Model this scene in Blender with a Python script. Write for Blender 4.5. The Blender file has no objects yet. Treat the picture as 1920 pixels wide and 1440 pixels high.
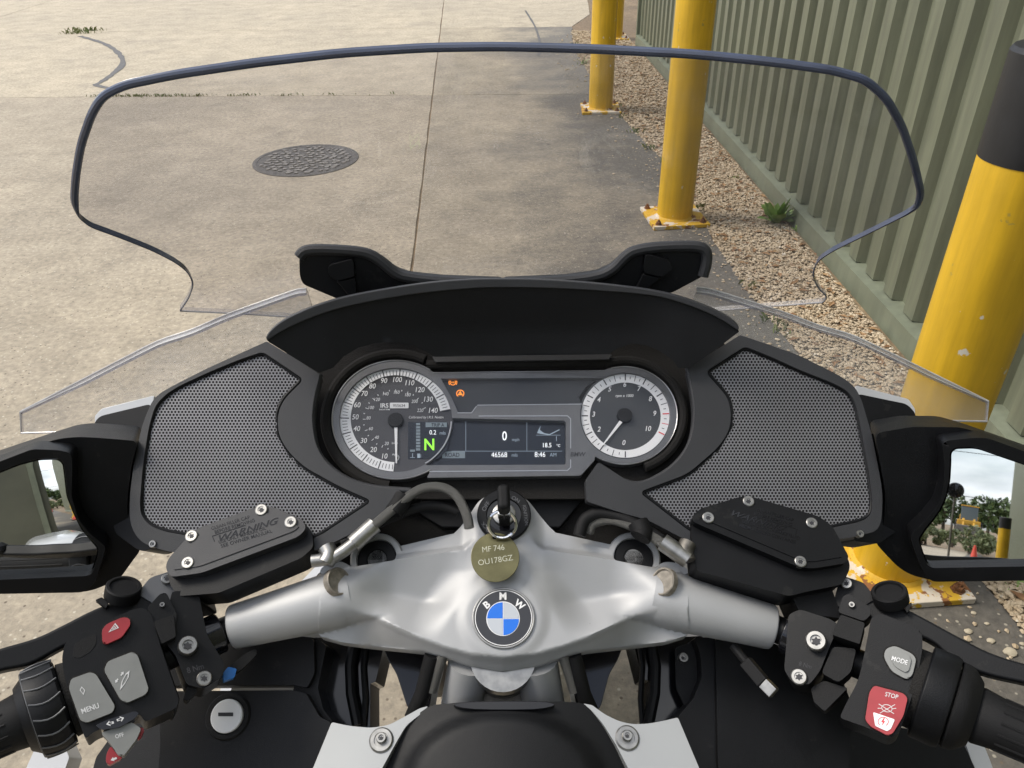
import bpy, bmesh, math, random
import numpy as np
from mathutils import Vector, Matrix
from mathutils.geometry import delaunay_2d_cdt
random.seed(7); rng = np.random.default_rng(7)
R_ = math.radians
SC = bpy.context.scene; COL = SC.collection

# ------------------------------------------------------------------ camera, sky, sun, exposure
FPX = 1442.0                       # focal length in pixels of a 1920 x 1440 frame
CAM = np.array([0.0, 0.0, 1.55])
PITCH, YAW, ROLL = R_(33.5), R_(0.7), R_(-1.3)
fw = np.array([math.sin(YAW)*math.cos(PITCH), math.cos(YAW)*math.cos(PITCH), -math.sin(PITCH)])
_r = np.cross(fw, [0, 0, 1.0]); _r /= np.linalg.norm(_r); _u = np.cross(_r, fw)
rt = _r*math.cos(ROLL) + _u*math.sin(ROLL); up = -_r*math.sin(ROLL) + _u*math.cos(ROLL)
cd = bpy.data.cameras.new('camera'); cam = bpy.data.objects.new('camera', cd); COL.objects.link(cam)
cam.matrix_world = Matrix(((rt[0], up[0], -fw[0], CAM[0]), (rt[1], up[1], -fw[1], CAM[1]), (rt[2], up[2], -fw[2], CAM[2]), (0, 0, 0, 1)))
cd.sensor_width = 36; cd.lens = 36*FPX/1920; cd.clip_start = 0.02; cd.clip_end = 2000
SC.camera = cam

SUN_EL, SUN_AZ = R_(54), R_(283)   # azimuth clockwise from +Y: ahead, to the left
w = bpy.data.worlds.new('World'); SC.world = w; w.use_nodes = True
nt = w.node_tree; N = nt.nodes; L = nt.links; N.clear()
out = N.new('ShaderNodeOutputWorld'); bg = N.new('ShaderNodeBackground'); sky = N.new('ShaderNodeTexSky')
sky.sky_type = 'NISHITA'; sky.sun_disc = False; sky.sun_elevation = SUN_EL; sky.sun_rotation = SUN_AZ
sky.air_density = 1.0; sky.dust_density = 2.0
tc = N.new('ShaderNodeTexCoord'); mp = N.new('ShaderNodeMapping'); mp.inputs['Scale'].default_value = (1.0, 1.0, 3.2)
nz = N.new('ShaderNodeTexNoise'); nz.inputs['Scale'].default_value = 2.6; nz.inputs['Detail'].default_value = 7; nz.inputs['Roughness'].default_value = 0.55
cr = N.new('ShaderNodeValToRGB'); cr.color_ramp.elements[0].position = 0.38; cr.color_ramp.elements[1].position = 0.60
nz2 = N.new('ShaderNodeTexNoise'); nz2.inputs['Scale'].default_value = 5.5; nz2.inputs['Detail'].default_value = 6
cr2 = N.new('ShaderNodeValToRGB'); cr2.color_ramp.elements[0].position = 0.3; cr2.color_ramp.elements[1].position = 0.7
cr2.color_ramp.elements[0].color = (3.6, 3.9, 4.5, 1); cr2.color_ramp.elements[1].color = (11.0, 10.9, 10.7, 1)
mx = N.new('ShaderNodeMix'); mx.data_type = 'RGBA'
L.new(tc.outputs['Generated'], mp.inputs['Vector']); L.new(mp.outputs[0], nz.inputs['Vector']); L.new(mp.outputs[0], nz2.inputs['Vector'])
L.new(nz.outputs[0], cr.inputs[0]); L.new(nz2.outputs[0], cr2.inputs[0])
L.new(cr.outputs[0], mx.inputs[0]); L.new(sky.outputs[0], mx.inputs[6]); L.new(cr2.outputs[0], mx.inputs[7])
L.new(mx.outputs[2], bg.inputs[0]); L.new(bg.outputs[0], out.inputs[0])
bg.inputs[1].default_value = 0.115
sd = bpy.data.lights.new('sun', 'SUN'); so = bpy.data.objects.new('sun', sd); COL.objects.link(so)
sd.energy = 1.5; sd.angle = R_(20); sd.color = (1.0, 0.93, 0.82)
sdir = Vector((math.sin(SUN_AZ)*math.cos(SUN_EL), math.cos(SUN_AZ)*math.cos(SUN_EL), math.sin(SUN_EL)))
so.rotation_euler = (-sdir).to_track_quat('-Z', 'Y').to_euler(); so.location = sdir*30
SC.view_settings.view_transform = 'Standard'; SC.view_settings.look = 'None'
SC.view_settings.exposure = 0.88; SC.view_settings.gamma = 1.0
SC.render.engine = 'CYCLES'; SC.cycles.use_denoising = True; SC.cycles.use_adaptive_sampling = True; SC.cycles.adaptive_threshold = 0.02
SC.cycles.max_bounces = 6; SC.cycles.diffuse_bounces = 3; SC.cycles.transparent_max_bounces = 12; SC.cycles.caustics_reflective = False; SC.cycles.caustics_refractive = False

# ------------------------------------------------------------------ helpers: geometry
def ray(x, y): return fw + rt*(x-960)/FPX - up*(y-720)/FPX
class Surf:
    """a real surface of the bike: plane (or parabola in X) through the point of sight line (px,py) at distance Y ahead"""
    def __init__(s, px, py, Y, elev, az=0.0, kx=0.0, p0=None, n=None):
        d = ray(px, py); s.p0 = CAM + d*(Y/d[1]) if p0 is None else np.array(p0, float)
        e, a = R_(elev), R_(az)
        s.n = np.array([math.sin(a)*math.cos(e), -math.cos(a)*math.cos(e), math.sin(e)]) if n is None else np.array(n, float)/np.linalg.norm(n)
        s.kx = kx
    def off(s, o):
        q = Surf.__new__(Surf); q.p0 = s.p0 + s.n*o; q.n = s.n; q.kx = s.kx; return q
    def hit(s, x, y, off=0.0):
        d = ray(x, y); b = s.n@d; c = s.n@(CAM - s.p0) - off
        if abs(s.kx) < 1e-9: t = -c/b
        else:
            A = -s.kx*d[0]*d[0]
            if abs(A) < 1e-7: t = -c/b
            else:
                D = max(b*b - 4*A*c, 0); q = -0.5*(b + math.copysign(math.sqrt(D), b))
                r = sorted(v for v in (q/A, c/q) if v > 0.05); t = r[0] if r else -c/b
        return CAM + d*t
    def nrm(s, p):
        g = s.n - np.array([2*s.kx*p[0], 0, 0]); return g/np.linalg.norm(g)
def ground_hit(x, y, z=0.0):
    d = ray(x, y); return CAM + d*((z-CAM[2])/d[2])
def rnd(pts, r=6, n=4):
    out = []; m = len(pts)
    for i, p in enumerate(pts):
        rr = r
        if len(p) > 2: rr = p[2]
        p = np.array(p[:2], float); a = np.array(pts[i-1][:2], float); b = np.array(pts[(i+1) % m][:2], float)
        la, lb = np.linalg.norm(a-p), np.linalg.norm(b-p)
        if rr <= 0 or la < 1e-6 or lb < 1e-6: out.append(tuple(p)); continue
        k = min(rr, la*0.48, lb*0.48); A = p+(a-p)/la*k; B = p+(b-p)/lb*k
        for j in range(n+1):
            t = j/n; out.append(tuple((1-t)**2*A + 2*t*(1-t)*p + t*t*B))
    return out
def spl(pts, n=5, closed=True):
    P = [np.array(p, float) for p in pts]; m = len(P); out = []
    rngi = range(m) if closed else range(m-1)
    for i in rngi:
        if closed: a, b, c, d = P[i-1], P[i], P[(i+1) % m], P[(i+2) % m]
        else: a, b, c, d = P[max(i-1, 0)], P[i], P[i+1], P[min(i+2, m-1)]
        for j in range(n):
            t = j/n
            out.append(tuple(0.5*((2*b) + (c-a)*t + (2*a-5*b+4*c-d)*t*t + (3*b-a-3*c+d)*t**3)))
    if not closed: out.append(tuple(P[-1]))
    return out
def ell(cx, cy, rx, ry=None, n=40, a0=0.0, a1=360.0, rot=0.0):
    ry = rx if ry is None else ry; full = abs(a1-a0) >= 359.9; o = []; c, s = math.cos(R_(rot)), math.sin(R_(rot))
    for i in range(n if full else n+1):
        a = R_(a0 + (a1-a0)*i/n); x, y = rx*math.cos(a), -ry*math.sin(a); o.append((cx+x*c-y*s, cy+x*s+y*c))
    return o
def mir(pts, c=943.0, k=0.0): return [(2*c-p[0], p[1]+2*k*(p[0]-c)) + tuple(p[2:]) for p in pts][::-1]
def inset(pts, d):
    """move a closed pixel outline inwards by d"""
    P = np.array([p[:2] for p in pts], float); m = len(P)
    A = 0.5*sum(P[i][0]*P[(i+1) % m][1]-P[(i+1) % m][0]*P[i][1] for i in range(m)); sg = 1 if A > 0 else -1; o = []
    for i in range(m):
        a, p, b = P[i-1], P[i], P[(i+1) % m]
        e1 = p-a; e2 = b-p; l1 = np.linalg.norm(e1) or 1; l2 = np.linalg.norm(e2) or 1
        n1 = np.array([-e1[1], e1[0]])/l1*sg; n2 = np.array([-e2[1], e2[0]])/l2*sg
        b_ = n1+n2; l = b_@b_; o.append(tuple(p + (b_*2/l*d if l > 0.6 else (n1+n2)*d*0.7)))
    return o
def pip(x, y, P):
    ins = False; j = len(P)-1
    for i in range(len(P)):
        xi, yi = P[i][0], P[i][1]; xj, yj = P[j][0], P[j][1]
        if (yi > y) != (yj > y) and x < (xj-xi)*(y-yi)/(yj-yi+1e-12)+xi: ins = not ins
        j = i
    return ins
def pip_np(X, Y, P):
    ins = np.zeros(X.shape, bool); j = len(P)-1
    for i in range(len(P)):
        xi, yi = P[i][0], P[i][1]; xj, yj = P[j][0], P[j][1]
        c = ((yi > Y) != (yj > Y)) & (X < (xj-xi)*(Y-yi)/(yj-yi+1e-12)+xi); ins ^= c; j = i
    return ins
def tri2d(loops, grid=0, lines=()):
    pts, edges = [], []
    for lp in loops:
        b = len(pts); m = len(lp); pts += [tuple(p[:2]) for p in lp]; edges += [(b+i, b+(i+1) % m) for i in range(m)]
    for ln in lines:
        b = len(pts); pts += [tuple(p[:2]) for p in ln]; edges += [(b+i, b+i+1) for i in range(len(ln)-1)]
    fixed = np.array(pts)
    if grid:
        a = np.array(loops[0])[:, :2]; x0, y0 = a.min(0); x1, y1 = a.max(0); j = 0; y = y0+grid*0.5
        while y < y1:
            x = x0+grid*(0.5 if j % 2 else 0.25)
            while x < x1:
                if pip(x, y, loops[0]) and not any(pip(x, y, h) for h in loops[1:]):
                    if ((fixed[:, 0]-x)**2+(fixed[:, 1]-y)**2).min() > (grid*0.45)**2: pts.append((x, y))
                x += grid
            y += grid*0.87; j += 1
    r = delaunay_2d_cdt([Vector(p) for p in pts], edges, [], 0, 1e-5)
    V = [(v.x, v.y) for v in r[0]]; F = []
    for f in r[2]:
        cx = sum(V[i][0] for i in f)/len(f); cy = sum(V[i][1] for i in f)/len(f)
        if pip(cx, cy, loops[0]) and not any(pip(cx, cy, h) for h in loops[1:]): F.append(tuple(f))
    used = sorted({i for f in F for i in f}); ix = {k: i for i, k in enumerate(used)}
    return [V[i] for i in used], [tuple(ix[i] for i in f) for f in F]

class MB:
    def __init__(s): s.v = []; s.f = []; s.m = []
    def add(s, v, f, mi=0):
        b = len(s.v); s.v += [tuple(map(float, p)) for p in v]; s.f += [tuple(i+b for i in q) for q in f]; s.m += [mi]*len(f); return s
    def prism(s, loops, surf, th, off=0.0, grid=0, hf=None, mi=0, back=True, taper=0.0, lines=()):
        if loops and not isinstance(loops[0][0], (list, tuple)): loops = [loops]
        V, F = tri2d(loops, grid, lines); m = len(V)
        fr = [surf.hit(x, y, off + (hf(x, y) if hf else 0.0)) for x, y in V]
        if th <= 0: return s.add(fr, F, mi)
        c = sum(fr)/m
        bk = []
        for p in fr:
            q = p - surf.nrm(p)*th
            if taper: q = q + (c-p)*taper
            bk.append(q)
        cnt = {}
        for f in F:
            for a, b in ((f[0], f[1]), (f[1], f[2]), (f[2], f[0])):
                k = (min(a, b), max(a, b)); cnt[k] = None if k in cnt else (a, b)
        ff = list(F) + [tuple(i+m for i in reversed(f)) for f in F] + [(e[1], e[0], e[0]+m, e[1]+m) for e in cnt.values() if e]
        return s.add(fr+bk, ff, mi)
    def lathe(s, p0, ax, prof, n=24, mi=0, ring=0):
        p0 = np.array(p0, float); ax = np.array(ax, float)/np.linalg.norm(ax)
        h = np.array([0, 0, 1.0]) if abs(ax[2]) < 0.9 else np.array([1.0, 0, 0]); u = np.cross(ax, h); u /= np.linalg.norm(u); v_ = np.cross(ax, u)
        v = []; f = []
        for t, r in prof:
            for i in range(n):
                a = 2*math.pi*i/n; v.append(p0+ax*t+(u*math.cos(a)+v_*math.sin(a))*max(r, 1e-5))
        for k in range(len(prof)-1):
            for i in range(n):
                j = (i+1) % n; f.append((k*n+i, k*n+j, (k+1)*n+j, (k+1)*n+i))
        f.append(tuple(range(n-1, -1, -1))); f.append(tuple((len(prof)-1)*n+i for i in range(n)))
        return s.add(v, f, mi)
    def tube(s, pts, r, n=12, mi=0):
        P = [np.array(p, float) for p in pts]; m = len(P); rr = r if hasattr(r, '__len__') else [r]*m
        T = [P[min(i+1, m-1)]-P[max(i-1, 0)] for i in range(m)]; T = [t/np.linalg.norm(t) for t in T]
        h = np.array([0, 0, 1.0]) if abs(T[0][2]) < 0.9 else np.array([1.0, 0, 0]); u = np.cross(T[0], h); v = []; f = []
        for i in range(m):
            u = u-T[i]*(u@T[i]); u /= np.linalg.norm(u); q = np.cross(T[i], u)
            for k in range(n):
                a = 2*math.pi*k/n; v.append(P[i]+(u*math.cos(a)+q*math.sin(a))*rr[i])
        for i in range(m-1):
            for k in range(n):
                l = (k+1) % n; f.append((i*n+k, i*n+l, (i+1)*n+l, (i+1)*n+k))
        f.append(tuple(range(n-1, -1, -1))); f.append(tuple((m-1)*n+k for k in range(n)))
        return s.add(v, f, mi)
    def loft(s, secs, mi=0, caps=True):
        n = len(secs[0]); v = [p for q in secs for p in q]; f = []
        for i in range(len(secs)-1):
            for k in range(n):
                l = (k+1) % n; f.append((i*n+k, i*n+l, (i+1)*n+l, (i+1)*n+k))
        if caps: f.append(tuple(range(n-1, -1, -1))); f.append(tuple((len(secs)-1)*n+k for k in range(n)))
        return s.add(v, f, mi)
    def box(s, c, sz, M=None, mi=0):
        c = np.array(c, float); h = np.array(sz)/2; v = []
        for x in (-1, 1):
            for y in (-1, 1):
                for z in (-1, 1):
                    p = np.array([x, y, z])*h; p = M@p if M is not None else p; v.append(c+p)
        return s.add(v, [(0, 1, 3, 2), (4, 6, 7, 5), (0, 4, 5, 1), (2, 3, 7, 6), (0, 2, 6, 4), (1, 5, 7, 3)], mi)
    def build(s, name, mats, parent=None, bev=0.0, seg=2, ang=32, closed=True, org=None):
        me = bpy.data.meshes.new(name); V = s.v
        if org is not None: V = [(x-org[0], y-org[1], z-org[2]) for x, y, z in V]
        me.from_pydata(V, [], s.f)
        mats = mats if isinstance(mats, (list, tuple)) else [mats]
        for m_ in mats: me.materials.append(m_)
        if len(mats) > 1: me.polygons.foreach_set('material_index', s.m)
        if closed:
            b = bmesh.new(); b.from_mesh(me); bmesh.ops.recalc_face_normals(b, faces=b.faces[:]); b.to_mesh(me); b.free()
        me.polygons.foreach_set('use_smooth', [True]*len(me.polygons)); me.set_sharp_from_angle(angle=R_(ang))
        o = bpy.data.objects.new(name, me); COL.objects.link(o)
        if org is not None: o.location = org
        if parent is not None: attach(o, parent)
        if bev > 0:
            md = o.modifiers.new('bevel', 'BEVEL'); md.width = bev; md.segments = seg; md.limit_method = 'ANGLE'; md.angle_limit = R_(ang); md.harden_normals = True; md.use_clamp_overlap = True
        return o
def world_loc(o):
    l = Vector(o.location)
    return l if o.parent is None else l
def attach(o, parent):
    o.parent = parent
    if parent.parent is None: o.matrix_parent_inverse = Matrix.Translation(-Vector(parent.location))
def empty(name, loc): o = bpy.data.objects.new(name, None); COL.objects.link(o); o.location = loc; o.empty_display_size = 0.1; return o
def tag(o, label=None, cat=None, group=None, kind=None):
    if label: o['label'] = label
    if cat: o['category'] = cat
    if group: o['group'] = group
    if kind: o['kind'] = kind
    return o

# ------------------------------------------------------------------ helpers: materials
def mat(name, col, rough=0.5, metal=0.0, var=0.0, streak=0.0, vs=20.0, bump=0.0, bs=400.0, spec=0.5, coat=0.0, col2=None, emit=0.0, wear=None, aniso=0.0):
    m = bpy.data.materials.new(name); m.use_nodes = True; n = m.node_tree.nodes; l = m.node_tree.links; b = n['Principled BSDF']
    b.inputs['Base Color'].default_value = (*col, 1); b.inputs['Roughness'].default_value = rough; b.inputs['Metallic'].default_value = metal
    b.inputs['Specular IOR Level'].default_value = spec; b.inputs['Coat Weight'].default_value = coat; b.inputs['Coat Roughness'].default_value = 0.08
    t = n.new('ShaderNodeTexCoord')
    cur = None
    if var or col2:
        z = n.new('ShaderNodeTexNoise'); z.inputs['Scale'].default_value = vs; z.inputs['Detail'].default_value = 6; l.new(t.outputs['Object'], z.inputs['Vector'])
        r = n.new('ShaderNodeValToRGB'); r.color_ramp.elements[0].position = 0.35; r.color_ramp.elements[1].position = 0.68; l.new(z.outputs[0], r.inputs[0])
        c2 = col2 if col2 else tuple(min(1, c*(1+var)) for c in col); c1 = col if col2 else tuple(c*(1-var) for c in col)
        r.color_ramp.elements[0].color = (*c1, 1); r.color_ramp.elements[1].color = (*c2, 1); l.new(r.outputs[0], b.inputs['Base Color']); cur = r.outputs[0]
        rr = n.new('ShaderNodeMapRange'); rr.inputs[3].default_value = max(rough-0.08, 0.02); rr.inputs[4].default_value = min(rough+0.1, 1); l.new(z.outputs[0], rr.inputs[0]); l.new(rr.outputs[0], b.inputs['Roughness'])
    if streak:                       # rain streaks, grime: long in Z
        mpp = n.new('ShaderNodeMapping'); mpp.inputs['Scale'].default_value = (9, 9, 0.7); l.new(t.outputs['Object'], mpp.inputs['Vector'])
        z = n.new('ShaderNodeTexNoise'); z.inputs['Scale'].default_value = 2.2; z.inputs['Detail'].default_value = 7; z.inputs['Roughness'].default_value = 0.65; l.new(mpp.outputs[0], z.inputs['Vector'])
        r = n.new('ShaderNodeValToRGB'); r.color_ramp.elements[0].position = 0.36; r.color_ramp.elements[1].position = 0.62; l.new(z.outputs[0], r.inputs[0])
        r.color_ramp.elements[0].color = (1-streak, 1-streak, 1-streak*0.9, 1); r.color_ramp.elements[1].color = (1+streak*.3, 1+streak*.3, 1+streak*.3, 1)
        mxx = n.new('ShaderNodeMix'); mxx.data_type = 'RGBA'; mxx.blend_type = 'MULTIPLY'; mxx.inputs[0].default_value = 1.0
        if cur is None: mxx.inputs[6].default_value = (*col, 1)
        else: l.new(cur, mxx.inputs[6])
        l.new(r.outputs[0], mxx.inputs[7]); cur = mxx.outputs[2]; l.new(cur, b.inputs['Base Color'])
    if wear:                         # (colour, scale, threshold): chips and specks with a shape of their own
        for wc, ws, wt in wear:
            z = n.new('ShaderNodeTexNoise'); z.inputs['Scale'].default_value = ws; z.inputs['Detail'].default_value = 5; z.inputs['Roughness'].default_value = 0.6; l.new(t.outputs['Object'], z.inputs['Vector'])
            r = n.new('ShaderNodeValToRGB'); r.color_ramp.elements[0].position = wt; r.color_ramp.elements[1].position = wt+0.02; l.new(z.outputs[0], r.inputs[0])
            mxx = n.new('ShaderNodeMix'); mxx.data_type = 'RGBA'; l.new(r.outputs[0], mxx.inputs[0])
            if cur is None: mxx.inputs[6].default_value = (*col, 1)
            else: l.new(cur, mxx.inputs[6])
            mxx.inputs[7].default_value = (*wc, 1); cur = mxx.outputs[2]; l.new(cur, b.inputs['Base Color'])
    if bump:
        z = n.new('ShaderNodeTexNoise'); z.inputs['Scale'].default_value = bs; z.inputs['Detail'].default_value = 3; l.new(t.outputs['Object'], z.inputs['Vector'])
        bp = n.new('ShaderNodeBump'); bp.inputs['Strength'].default_value = bump; bp.inputs['Distance'].default_value = 0.002; l.new(z.outputs[0], bp.inputs['Height']); l.new(bp.outputs[0], b.inputs['Normal'])
    if emit: b.inputs['Emission Color'].default_value = (*col, 1); b.inputs['Emission Strength'].default_value = emit
    return m
def clear(name, tint, haze, rough=0.03, gl=1.0):
    m = bpy.data.materials.new(name); m.use_nodes = True; n = m.node_tree.nodes; l = m.node_tree.links; n.clear()
    o = n.new('ShaderNodeOutputMaterial'); tr = n.new('ShaderNodeBsdfTransparent'); tr.inputs[0].default_value = (*tint, 1)
    gls = n.new('ShaderNodeBsdfGlossy'); gls.inputs['Roughness'].default_value = rough; df = n.new('ShaderNodeBsdfDiffuse'); df.inputs[0].default_value = (0.75, 0.74, 0.72, 1)
    lw = n.new('ShaderNodeLayerWeight'); lw.inputs[0].default_value = 0.5; pw = n.new('ShaderNodeMath'); pw.operation = 'POWER'; pw.inputs[1].default_value = 5.0; l.new(lw.outputs['Facing'], pw.inputs[0])
    mm = n.new('ShaderNodeMath'); mm.operation = 'MULTIPLY_ADD'; mm.inputs[1].default_value = 0.9*gl; mm.inputs[2].default_value = 0.035*gl; l.new(pw.outputs[0], mm.inputs[0])
    t = n.new('ShaderNodeTexCoord'); z = n.new('ShaderNodeTexNoise'); z.inputs['Scale'].default_value = 9; z.inputs['Detail'].default_value = 8; l.new(t.outputs['Object'], z.inputs['Vector'])
    mr = n.new('ShaderNodeMapRange'); mr.inputs[1].default_value = 0.3; mr.inputs[2].default_value = 0.75; mr.inputs[3].default_value = haze*0.3; mr.inputs[4].default_value = haze*1.7; l.new(z.outputs[0], mr.inputs[0])
    a = n.new('ShaderNodeMixShader'); b = n.new('ShaderNodeMixShader'); l.new(mr.outputs[0], a.inputs[0]); l.new(tr.outputs[0], a.inputs[1]); l.new(df.outputs[0], a.inputs[2])
    l.new(mm.outputs[0], b.inputs[0]); l.new(a.outputs[0], b.inputs[1]); l.new(gls.outputs[0], b.inputs[2]); l.new(b.outputs[0], o.inputs[0]); return m

M = {}
M['panel'] = mat('panel_plastic', (0.032, 0.033, 0.036), 0.55, var=0.10, vs=14, bump=0.25, bs=1500)
M['hood'] = mat('hood_plastic', (0.0060, 0.0064, 0.0075), 0.55, var=0.12, vs=18, bump=0.18, bs=1500, spec=0.30, wear=[((0.05, 0.05, 0.048), 420, 0.74)])
M['black'] = mat('black_plastic', (0.0045, 0.0048, 0.0058), 0.46, var=0.2, vs=25, bump=0.12, bs=1200, spec=0.26, wear=[((0.045, 0.044, 0.042), 520, 0.735), ((0.011, 0.011, 0.011), 45, 0.64)])
M['black_soft'] = mat('soft_black_rubber', (0.0065, 0.0065, 0.007), 0.6, var=0.2, vs=30, bump=0.25, bs=1800, spec=0.28)
M['gloss_black'] = mat('gloss_black', (0.008, 0.008, 0.010), 0.12, spec=0.5)
M['void'] = mat('dark_foam', (0.010, 0.009, 0.008), 0.9, bump=0.5, bs=700)
M['bezel'] = mat('bezel_grey', (0.13, 0.133, 0.14), 0.45, metal=0.3, var=0.06, vs=60, bump=0.06, bs=2500)
M['bezel_edge'] = mat('bezel_edge', (0.42, 0.42, 0.43), 0.28, metal=0.8)
M['mesh_steel'] = mat('grille_steel', (0.25, 0.25, 0.26), 0.45, metal=0.35, var=0.12, vs=8)
M['silver'] = mat('cast_silver', (0.39, 0.395, 0.40), 0.46, metal=0.22, var=0.05, vs=10, bump=0.10, bs=1400, wear=[((0.12, 0.12, 0.12), 260, 0.735)])
M['silver_wear'] = mat('scuffed_silver', (0.50, 0.50, 0.49), 0.46, metal=0.6, var=0.16, vs=45, bump=0.1, bs=900, wear=[((0.10, 0.10, 0.10), 110, 0.70)])
M['steel'] = mat('steel', (0.34, 0.335, 0.32), 0.36, metal=0.95, var=0.15, vs=120)
M['steel_dull'] = mat('dull_steel', (0.15, 0.14, 0.125), 0.5, metal=0.7, var=0.3, vs=150)
M['bolt'] = mat('cast_bolt', (0.30, 0.27, 0.225), 0.5, metal=0.4, var=0.25, vs=180)
M['chrome'] = mat('chrome', (0.75, 0.75, 0.75), 0.08, metal=1.0)
M['mirror'] = mat('mirror_glass', (0.86, 0.88, 0.88), 0.012, metal=1.0)
M['white'] = mat('white_paint', (0.54, 0.55, 0.56), 0.22, coat=0.6, var=0.02, vs=4)
M['silverpaint'] = mat('pale_silver_paint', (0.37, 0.38, 0.38), 0.35, metal=0.25, var=0.03, vs=12, coat=0.2)
M['grey_button'] = mat('grey_button', (0.215, 0.22, 0.212), 0.48, var=0.06, vs=60)
M['red_button'] = mat('red_button', (0.33, 0.026, 0.034), 0.42, var=0.08, vs=60)
M['ink_white'] = mat('white_ink', (0.80, 0.80, 0.80), 0.6)
M['ink_pale'] = mat('pale_button_ink', (0.66, 0.66, 0.66), 0.6)
M['ink_dark'] = mat('dark_ink', (0.03, 0.03, 0.035), 0.6)
M['ink_red'] = mat('red_ink', (0.70, 0.04, 0.05), 0.5)
M['ring_white'] = mat('dial_ring', (0.84, 0.84, 0.85), 0.4)
M['dial'] = mat('dial_face', (0.045, 0.043, 0.046), 0.28, var=0.08, vs=20)
M['dial2'] = mat('tacho_face', (0.040, 0.042, 0.044), 0.30)
M['lcd'] = mat('lcd_black', (0.010, 0.013, 0.018), 0.16)
M['lcd_up'] = mat('lamp_window', (0.022, 0.024, 0.026), 0.3)
M['lcd_bar'] = mat('lcd_bar', (0.12, 0.15, 0.17), 0.4, emit=0.25)
M['lcd_dim'] = mat('lcd_dim', (0.13, 0.16, 0.19), 0.4, emit=0.8)
M['lcd_white'] = mat('lcd_white', (0.72, 0.74, 0.76), 0.4, emit=0.5)
M['lcd_green'] = mat('lcd_green', (0.20, 0.62, 0.03), 0.4, emit=0.7)
M['lamp_amber'] = mat('amber_lamp', (0.95, 0.27, 0.02), 0.4, emit=0.9)
M['brass'] = mat('worn_brass', (0.165, 0.15, 0.075), 0.30, metal=0.85, var=0.18, vs=55, bump=0.06, bs=600)
M['brass_mark'] = mat('stamped_brass', (0.55, 0.52, 0.38), 0.25, metal=0.9)
M['blue'] = mat('enamel_blue', (0.008, 0.16, 0.72), 0.25, coat=0.4)
M['enamel_grey'] = mat('enamel_grey', (0.50, 0.53, 0.57), 0.25, coat=0.4)
M['enamel_black'] = mat('enamel_black', (0.03, 0.03, 0.033), 0.28, coat=0.3)
M['braid'] = mat('steel_braid', (0.17, 0.168, 0.158), 0.42, metal=0.8, bump=0.8, bs=1600)
M['blue_plastic'] = mat('blue_connector', (0.01, 0.14, 0.45), 0.4)
M['screen'] = clear('windscreen_acrylic', (0.938, 0.935, 0.945), 0.05)
M['deflector'] = clear('clear_acrylic', (0.95, 0.95, 0.955), 0.12, gl=0.9)
M['lid'] = mat('lid_plastic', (0.026, 0.027, 0.031), 0.5, var=0.1, vs=40, bump=0.2, bs=1500)
M['edge_glint'] = clear('edge_highlight', (0.80, 0.81, 0.86), 0.75, rough=0.12, gl=3.0)  # edge highlight put into the material: whitish haze, boosted gloss
M['screen_edge'] = mat('smoked_edge', (0.060, 0.075, 0.125), 0.2, spec=0.6, var=0.15, vs=30)
M['lens'] = clear('cover_lens', (0.985, 0.985, 0.985), 0.004, rough=0.04, gl=0.40)
M['def_edge'] = clear('polished_edge', (0.72, 0.72, 0.78), 0.22, rough=0.15, gl=1.0)

# ------------------------------------------------------------------ helpers: text
_TX = {}
def T(sx, shear=0.0, bold=0.0):
    k = (sx, shear, bold)
    if k in _TX: return _TX[k]
    cu = bpy.data.curves.new('t', 'FONT'); cu.body = sx; cu.size = 1; cu.align_x = 'CENTER'; cu.shear = shear; cu.offset = bold; cu.resolution_u = 3
    o = bpy.data.objects.new('t', cu); COL.objects.link(o); dg = bpy.context.evaluated_depsgraph_get(); dg.update()
    me = bpy.data.meshes.new_from_object(o.evaluated_get(dg))
    b = bmesh.new(); b.from_mesh(me); bmesh.ops.triangulate(b, faces=b.faces[:])
    v = [(q.co.x, q.co.y) for q in b.verts]; f = [tuple(x.index for x in q.verts) for q in b.faces]; b.free()
    bpy.data.objects.remove(o); bpy.data.curves.remove(cu); bpy.data.meshes.remove(me)
    xs = [p[0] for p in v] or [0]; c = (min(xs)+max(xs))/2
    _TX[k] = ([((x-c)/0.70, y/0.70-0.5) for x, y in v], f); return _TX[k]
def text(items, name, surf, off, m, parent=None, shear=0.0, bold=0.0, mb=None, mi=0):
    """items: (string, cx, cy, cap height px, rotation deg clockwise-positive, width factor) in pixels on the surface"""
    q = mb or MB()
    if mb is None and len(items) > 1:
        for it in items: text([it], name, surf, off, m, parent, shear, bold)
        return None
    for it in items:
        sx, cx, cy, h = it[:4]; a = R_(it[4]) if len(it) > 4 else 0; wf = it[5] if len(it) > 5 else 1.0
        v, f = T(sx, shear, bold); c, s = math.cos(a), math.sin(a)
        P = []
        for x, y in v:
            X, Y = x*h*wf, -y*h; P.append(surf.hit(cx+X*c-Y*s, cy+X*s+Y*c, off))
        q.add(P, [tuple(reversed(t)) for t in f], mi)
    return q if mb else q.build(name, m, parent, closed=False)
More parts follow.
